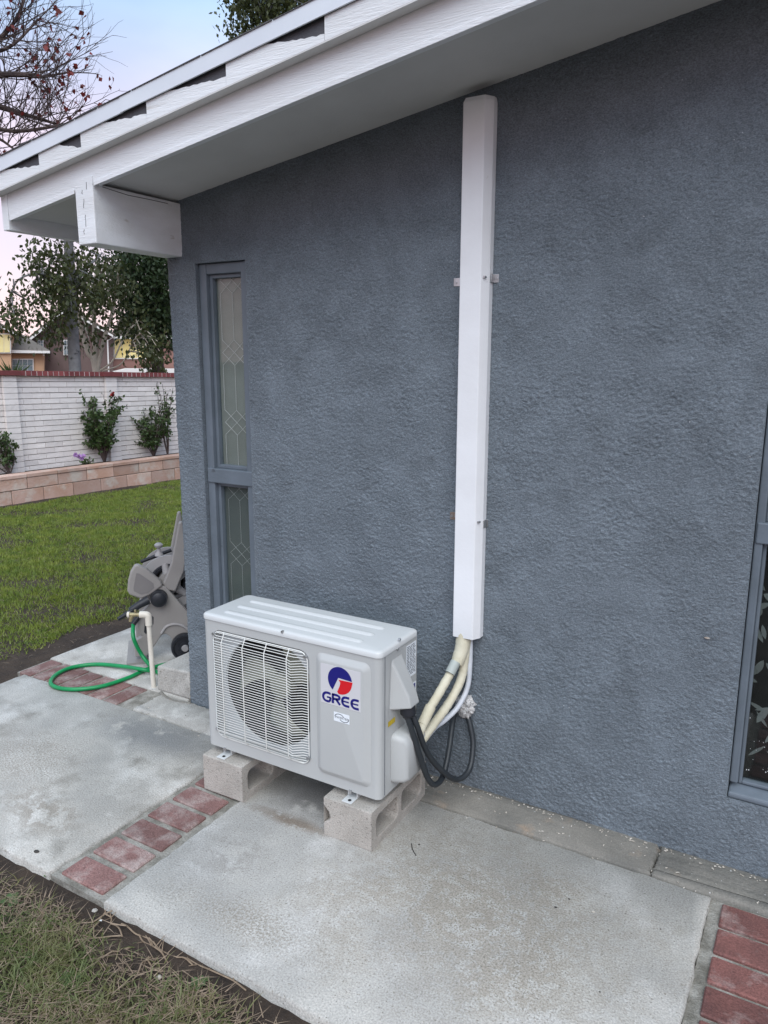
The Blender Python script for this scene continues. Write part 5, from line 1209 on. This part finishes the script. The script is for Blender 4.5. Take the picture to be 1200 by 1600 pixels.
for (px, py, qx, qy) in ((85, 1460, 185, 1427), (165, 1432, 192, 1462), (190, 1447, 240, 1478), (215, 1462, 262, 1505), (240, 1475, 300, 1512), (205, 1535, 232, 1495), (62, 1508, 92, 1542), (20, 1570, 55, 1545), (30, 1545, 60, 1570), (232, 1498, 240, 1525), (100, 1490, 160, 1440), (120, 1470, 190, 1465), (245, 1560, 275, 1580), (238, 1590, 252, 1560), (60, 1560, 110, 1562), (150, 1500, 205, 1480), (290, 1500, 385, 1545)):
    a, b = onZ(px, py, -.03), onZ(qx, qy, -.03); P = [a+(b-a)*t+np.array([rr.uniform(-.006, .006), rr.uniform(-.006, .006), rr.uniform(0, .012)]) for t in np.linspace(0, 1, 6)]
    mb.tube(smooth_path(P, 3), .0022, 5)
    for q in range(4):
        s_ = P[rr.randrange(1, 5)]; d = np.array([rr.uniform(-1, 1), rr.uniform(-1, 1), .3])*rr.uniform(.02, .06); mb.tube([s_, s_+d], [.0016, .0008], 4)
tag(obj('dry_runners', mb, STRAW, fix=False), 'long dead grass runners lying across bare soil', 'dead grass', kind='stuff')
# broad-leaved weeds
def weed(p, r_, nl, label, seed):
    rl = np.random.default_rng(seed); t = thing('weed', label, 'weed', p, 'weeds by the path'); r_ *= .6
    for k in range(nl):
        a = 2*math.pi*k/nl+rl.uniform(-.3, .3); l = r_*rl.uniform(.7, 1.1); w_ = l*.28; el = rl.uniform(.15, .5); ca, sa = math.cos(a), math.sin(a); pts = []
        for s_, q in ((0, .06), (.35, .8), (.65, 1), (.9, .55), (1, .02)): pts.append((s_*l, q*w_))
        Lv = [(ca*s_-sa*q, sa*s_+ca*q, s_*el*(1-.6*s_/l)+.004+.2*q) for s_, q in pts]; Rv = [(ca*s_+sa*q, sa*s_-ca*q, s_*el*(1-.6*s_/l)+.004+.2*q) for s_, q in pts]; Mv = [(ca*s_, sa*s_, s_*el*(1-.6*s_/l)+.004) for s_, q in pts]
        vs = Lv+Mv+Rv; fs = [(i, i+1, 6+i, 5+i) for i in range(4)]+[(5+i, 6+i, 11+i, 10+i) for i in range(4)]
        link('leaf', mesh_from('leaf', vs, fs, LEAFW, 80), t)
LEAFW = leafmat('leaf_weed', (.10, .17, .06), (.07, .125, .04), 40)
def gp(px, py): p = onZ(px, py, -.035); p[2] = float(gz(p[0], p[1])); return p
weed(gp(82, 1370), .045, 4, 'small pale weed at path edge beside lowest brick', 1); weed(gp(312, 1542), .05, 6, 'leafy weed in bare soil left of the path edge', 2); weed(gp(20, 1410), .07, 6, 'broad leaved weed among grass near left picture edge', 3); weed(gp(110, 1535), .05, 6, 'weed among straw in middle of near grass', 4)
# loose bits
CH = mat('pale_chip', (.6, .56, .5), (.4, .36, .3), 60, .8); DK = mat('dark_crumb', (.05, .045, .04), None, 9, .9)
pebble(.011, gp(148, 1426), BLOCK, 'pebble', 'small grey pebble on soil below the brick band', 'pebble'); pebble(.006, gp(157, 1440), WHITE, 'pebble', 'tiny white pebble on soil among dead stems', 'pebble')
pebble(.010, gp(249, 1530), CH, 'snail_shell', 'pale broken snail shell on bare soil', 'shell')
pebble(.011, onZ(57, 1331), DK, 'dry_leaf', 'dark dry leaf on concrete near lawn edge', 'leaf', .35)
for px, py in ((655, 1320), (640, 1310), (889, 1405), (927, 1425), (1032, 1452), (937, 1550), (1034, 1300), (868, 1418), (545, 1432), (520, 1398), (1005, 1341), (756, 1271), (290, 1118), (232, 1106), (310, 1150), (60, 1172), (330, 1182)):
    pebble(rr.uniform(.0025, .0055), onZ(px, py), rr.choice((DK, DK, CH)), 'crumb', 'tiny crumb of debris lying on the concrete path', 'debris', .5, 'debris crumbs on the path')
mb = MB(); P = [onZ(643, 1318, .0015), onZ(644, 1325, .002), onZ(646, 1330, .0015), onZ(650, 1337, .0015)]; mb.tube(smooth_path(P, 4), .0016, 5); tag(obj('twig', mb, DK, None, origin=P[0]), 'thin dark twig on concrete right of concrete block', 'twig')

# flakes of paint and mortar fallen along the foot of the wall
mb = MB(); rr = random.Random(8)
for k in range(230):
    x = rr.uniform(.75, 2.6); y = -.012-abs(rr.gauss(0, .012)) if k % 4 else -rr.uniform(.03, .2); a = rr.uniform(0, 3.1); l = rr.uniform(.0015, .0048); w_ = l*rr.uniform(.3, .7); ca, sa = math.cos(a), math.sin(a); z = .0052
    mb.add([(x+ca*l-sa*w_, y+sa*l+ca*w_, z), (x-ca*l-sa*w_, y-sa*l+ca*w_, z+.001), (x-ca*l+sa*w_, y-sa*l-ca*w_, z), (x+ca*l+sa*w_, y+sa*l-ca*w_, z+.0012), (x, y, z+.0025)], [(0, 1, 4), (1, 2, 4), (2, 3, 4), (3, 0, 4)])
tag(obj('paint_flakes', mb, CH, fix=False), 'pale flakes of paint and mortar along foot of the wall', 'debris', kind='stuff')
